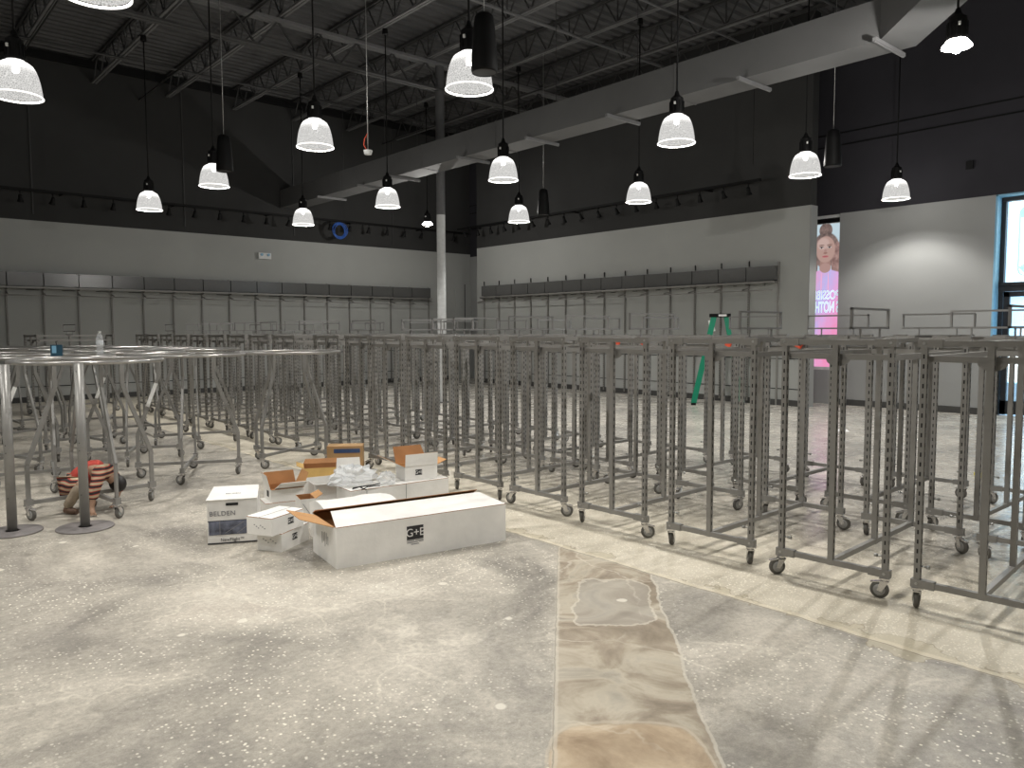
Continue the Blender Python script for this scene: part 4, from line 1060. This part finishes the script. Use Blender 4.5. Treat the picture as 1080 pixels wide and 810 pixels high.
# clear wrap
def crumple(name, lb, loc, rad, mat, n=14, seed=3, flat=.55):
    rnd = random.Random(seed); m_ = MB(); vs = []; nl = n // 2 + 2
    for i in range(nl + 1):
        th_ = PI * i / nl
        for j in range(n):
            ph = 2 * PI * j / n; r_ = 1 + rnd.uniform(-.28, .28)
            z = math.cos(th_) * rad[2] * r_ * .9
            vs.append((math.sin(th_) * math.cos(ph) * rad[0] * r_, math.sin(th_) * math.sin(ph) * rad[1] * r_, max(z, -rad[2] * .55) + rad[2] * .55))
    fs = [(i * n + j, (i + 1) * n + j, (i + 1) * n + (j + 1) % n, i * n + (j + 1) % n) for i in range(nl) for j in range(n)]
    m_.add(vs, fs); return tag(m_.build(name, mat, None, loc), lb, 'plastic wrap')
crumple('plastic_wrap', 'crumpled clear plastic wrap heaped in front of the open cartons', (3.17, 5.62, .283), (.20, .12, .10), 'plastic', 22, 3)
crumple('plastic_wrap', 'small ball of clear plastic wrap on the edge of the second long carton', (3.38, 5.44, .283), (.075, .06, .065), 'plastic', 16, 5)
crumple('plastic_wrap', 'clear plastic wrap inside the long open carton', (3.33, 6.06, .02), (.13, .10, .17), 'plastic', 16, 8)
m = MB(); m.tube([(0, 0, 0), (.05, -.02, .012), (.20, -.0, .006), (.28, .03, .004)], .005, 6); m.tube([(.04, -.08, .0), (.10, -.06, .012), (.22, -.06, .006)], .004, 6); m.tube([(.07, -.10, .0), (.05, -.03, .014), (.03, .04, .0)], .004, 6)
tag(m.build('packing_strap', 'black_matt', None, (3.05, 5.43, .283)), 'thin dark packing strap lying beside the clear wrap', 'strap')

# small things on the floor
m = MB(); m.box((0, 0, .01), (.12, .05, .02)); m.box((.02, .04, .02), (.05, .09, .03), 0, Matrix.Rotation(.5, 3, 'Z')); tag(m.build('yellow_scrap', 'yellow', None, (8.95, 2.75, 0)), 'small yellow plastic scrap on the floor behind the racks at right', 'scrap')
m = MB(); m.sheet((0, 0, .001), (.3, 0, .001), (.32, .2, .006), (.02, .2, .002), .002); tag(m.build('paper_sheet', 'paper', None, (11.4, 5.3, 0), (0, 0, .6)), 'white sheet of paper on the floor near the entry wall', 'paper')

# ------------------------------------------------------------------ green step ladder
t = thing('step_ladder', 'green step ladder with black top cap in front of the right wall', 'ladder', (13.64, 9.1, 0), R(-56))
HL = 1.86
m = MB(); m.box((0, 0, HL - .03), (.42, .36, .07)); m.build('top_cap', 'black', t)
for s in (-1, 1):
    m = MB(); m.bar((-.12, s * .15, HL - .06), (-.50, s * .26, .04), .04, .11, 0, (1, 0, 0)); m.build('front_rail', 'green', t)
    m = MB(); m.bar((.12, s * .14, HL - .06), (.46, s * .24, .04), .04, .09, 0, (1, 0, 0)); m.build('rear_rail', 'green', t)
    for xx, yy in ((-.50, .26), (.46, .24)):
        m = MB(); m.box((xx, s * yy, .025), (.10, .05, .05)); m.build('foot', 'black', t)
for i in range(5):
    f = (i + 1) / 6; z = HL * (1 - f); x = -.10 - .40 * f; hw = .15 + .11 * f
    m = MB(); m.box((x, 0, z), (.08, 2 * hw, .03)); m.build('step', 'alu', t)
for i in range(4):
    f = (i + 1) / 5; m = MB(); m.box((.10 + .36 * f, 0, HL * (1 - f)), (.02, 2 * (.14 + .10 * f), .03)); m.build('rear_brace', 'green', t)
m = MB(); m.box((-.16, -.165, 1.62), (.10, .006, .24), 0, Matrix.Rotation(-.22, 3, 'Y')); m.box((.05, -.184, HL - .03), (.16, .006, .04)); m.build('sticker', 'white_label', t)

# ------------------------------------------------------------------ crouching person
def skin_mesh(name, verts, edges, radii, mat, parent, sub=2, root=0):
    me = bpy.data.meshes.new(name); me.from_pydata(verts, edges, [])
    o = bpy.data.objects.new(name, me); scene.collection.objects.link(o)
    md = o.modifiers.new('skin', 'SKIN'); md.use_smooth_shade = True
    sv = me.skin_vertices[0].data
    for i, r_ in enumerate(radii):
        sv[i].radius = r_ if isinstance(r_, tuple) else (r_, r_); sv[i].use_root = (i == root)
    sb = o.modifiers.new('sub', 'SUBSURF'); sb.levels = sub; sb.render_levels = sub
    bpy.context.view_layer.update()
    me2 = bpy.data.meshes.new_from_object(o.evaluated_get(bpy.context.evaluated_depsgraph_get()))
    me2.materials.clear(); me2.materials.append(M[mat]); me2.polygons.foreach_set('use_smooth', [True] * len(me2.polygons))
    bpy.data.objects.remove(o)
    o2 = bpy.data.objects.new(name, me2); scene.collection.objects.link(o2)
    if parent: o2.parent = parent
    return o2
# local frame: +x towards picture right, +y away from camera, z up; root on the floor
pe = thing('person', 'person crouching under the round rack in a red, black and tan striped jacket, head down', 'person', (1.545, 7.30, 0), -YAW + R(8))
pe.scale = (.84, .84, .84)
J = dict(hip=(-.16, .16, .28), sp1=(-.08, .15, .37), sp2=(.03, .13, .42), chest=(.12, .10, .41), neck=(.20, .10, .35), head=(.25, .13, .26),
         hipL=(-.18, .06, .26), kneeL=(.0, -.10, .32), ankL=(-.18, -.04, .06), toeL=(-.08, -.09, .03),
         hipR=(-.17, .24, .26), kneeR=(.03, .30, .30), ankR=(-.15, .28, .06), toeR=(-.04, .30, .03),
         shL=(.14, -.03, .40), elL=(.12, -.13, .22), wrL=(.11, -.16, .08), hdL=(.125, -.18, .035),
         shR=(.17, .20, .38), elR=(.24, .26, .22), wrR=(.22, .17, .08), hdR=(.22, .14, .035))
names = list(J); idx = {n: i for i, n in enumerate(names)}
E_ = [('hip', 'sp1'), ('sp1', 'sp2'), ('sp2', 'chest'), ('chest', 'neck'), ('neck', 'head'), ('hip', 'hipL'), ('hipL', 'kneeL'), ('kneeL', 'ankL'), ('ankL', 'toeL'), ('hip', 'hipR'), ('hipR', 'kneeR'), ('kneeR', 'ankR'), ('ankR', 'toeR'),
      ('chest', 'shL'), ('shL', 'elL'), ('elL', 'wrL'), ('wrL', 'hdL'), ('chest', 'shR'), ('shR', 'elR'), ('elR', 'wrR'), ('wrR', 'hdR')]
rad = dict(hip=.10, sp1=.095, sp2=.10, chest=.10, neck=.045, head=.075, hipL=.07, kneeL=.048, ankL=.034, toeL=.025, hipR=.07, kneeR=.048, ankR=.034, toeR=.025, shL=.045, elL=.034, wrL=.024, hdL=.026, shR=.045, elR=.034, wrR=.024, hdR=.026)
vs = [J[n] for n in names]; es = [(idx[a], idx[b]) for a, b in E_]; rs = [rad[n] for n in names]
# fingers
for hd, sg in (('hdL', -1), ('hdR', -1)):
    hx_, hy_, hz_ = J[hd]
    for f in range(5):
        ox = (f - 2) * .014
        a_ = len(vs); vs.append((hx_ + ox * 1.2, hy_ + sg * .022, hz_ - .006)); vs.append((hx_ + ox * 1.7, hy_ + sg * (.045 if f else .03), hz_ - .018))
        es += [(idx[hd], a_), (a_, a_ + 1)]; rs += [.008, .006]
skin_mesh('body', vs, es, rs, 'skin', pe)
def sub(names_, rr, nm, mat, extra=1.0):
    v = [J[n] for n in names_]; ix = {n: i for i, n in enumerate(names_)}
    return skin_mesh(nm, v, [(ix[a], ix[b]) for a, b in E_ if a in ix and b in ix], [rr[n] for n in names_], mat, pe)
j2 = dict(rad); 
for k_ in ('hip', 'sp1', 'sp2', 'chest'): j2[k_] = rad[k_] + .022
for k_ in ('shL', 'shR'): j2[k_] = .066
for k_ in ('elL', 'elR'): j2[k_] = .056
jv = dict(J); J['elL2'] = (.115, -.148, .15); J['elR2'] = (.232, .22, .15)
E_ += [('elL', 'elL2'), ('elR', 'elR2')]; j2['elL2'] = .050; j2['elR2'] = .050
sub(['hip', 'sp1', 'sp2', 'chest'], j2, 'jacket', 'red')['label'] = 'red jacket back'
sub(['chest', 'shL', 'elL', 'elL2', 'shR', 'elR', 'elR2'], dict(j2, chest=.10), 'jacket_sleeves', 'stripe')['label'] = 'striped sleeves'
t2 = dict(rad); t2.update(hip=.115, hipL=.095, kneeL=.07, ankL=.05, hipR=.095, kneeR=.07, ankR=.05)
sub(['hip', 'hipL', 'kneeL', 'hipR', 'kneeR'], t2, 'striped_hem', 'stripe')
sub(['kneeL', 'ankL'], dict(t2, kneeL=.062), 'trouser_leg', 'trousers'); sub(['kneeR', 'ankR'], dict(t2, kneeR=.062), 'trouser_leg', 'trousers')
for a_, b_ in (('ankL', 'toeL'), ('ankR', 'toeR')):
    p0, p1 = Vector(J[a_]), Vector(J[b_]); m = MB(); m.tube([(p0.x, p0.y, .05), ((p0.x + p1.x) / 2, (p0.y + p1.y) / 2, .04), (p1.x + .02, p1.y, .028)], [.04, .038, .026], 12); m.build('shoe', 'shoe', pe)
m = MB(); hp = Vector(J['head']) + Vector((.006, .012, .006)); prof_ = []
m.lathe([(.082 * math.sin(PI * i / 10), .092 * math.cos(PI * i / 10)) for i in range(11)], 20, hp, 0, True, Matrix.Rotation(R(150), 3, 'Y')); m.build('hair', 'hair', pe, label='short black hair')
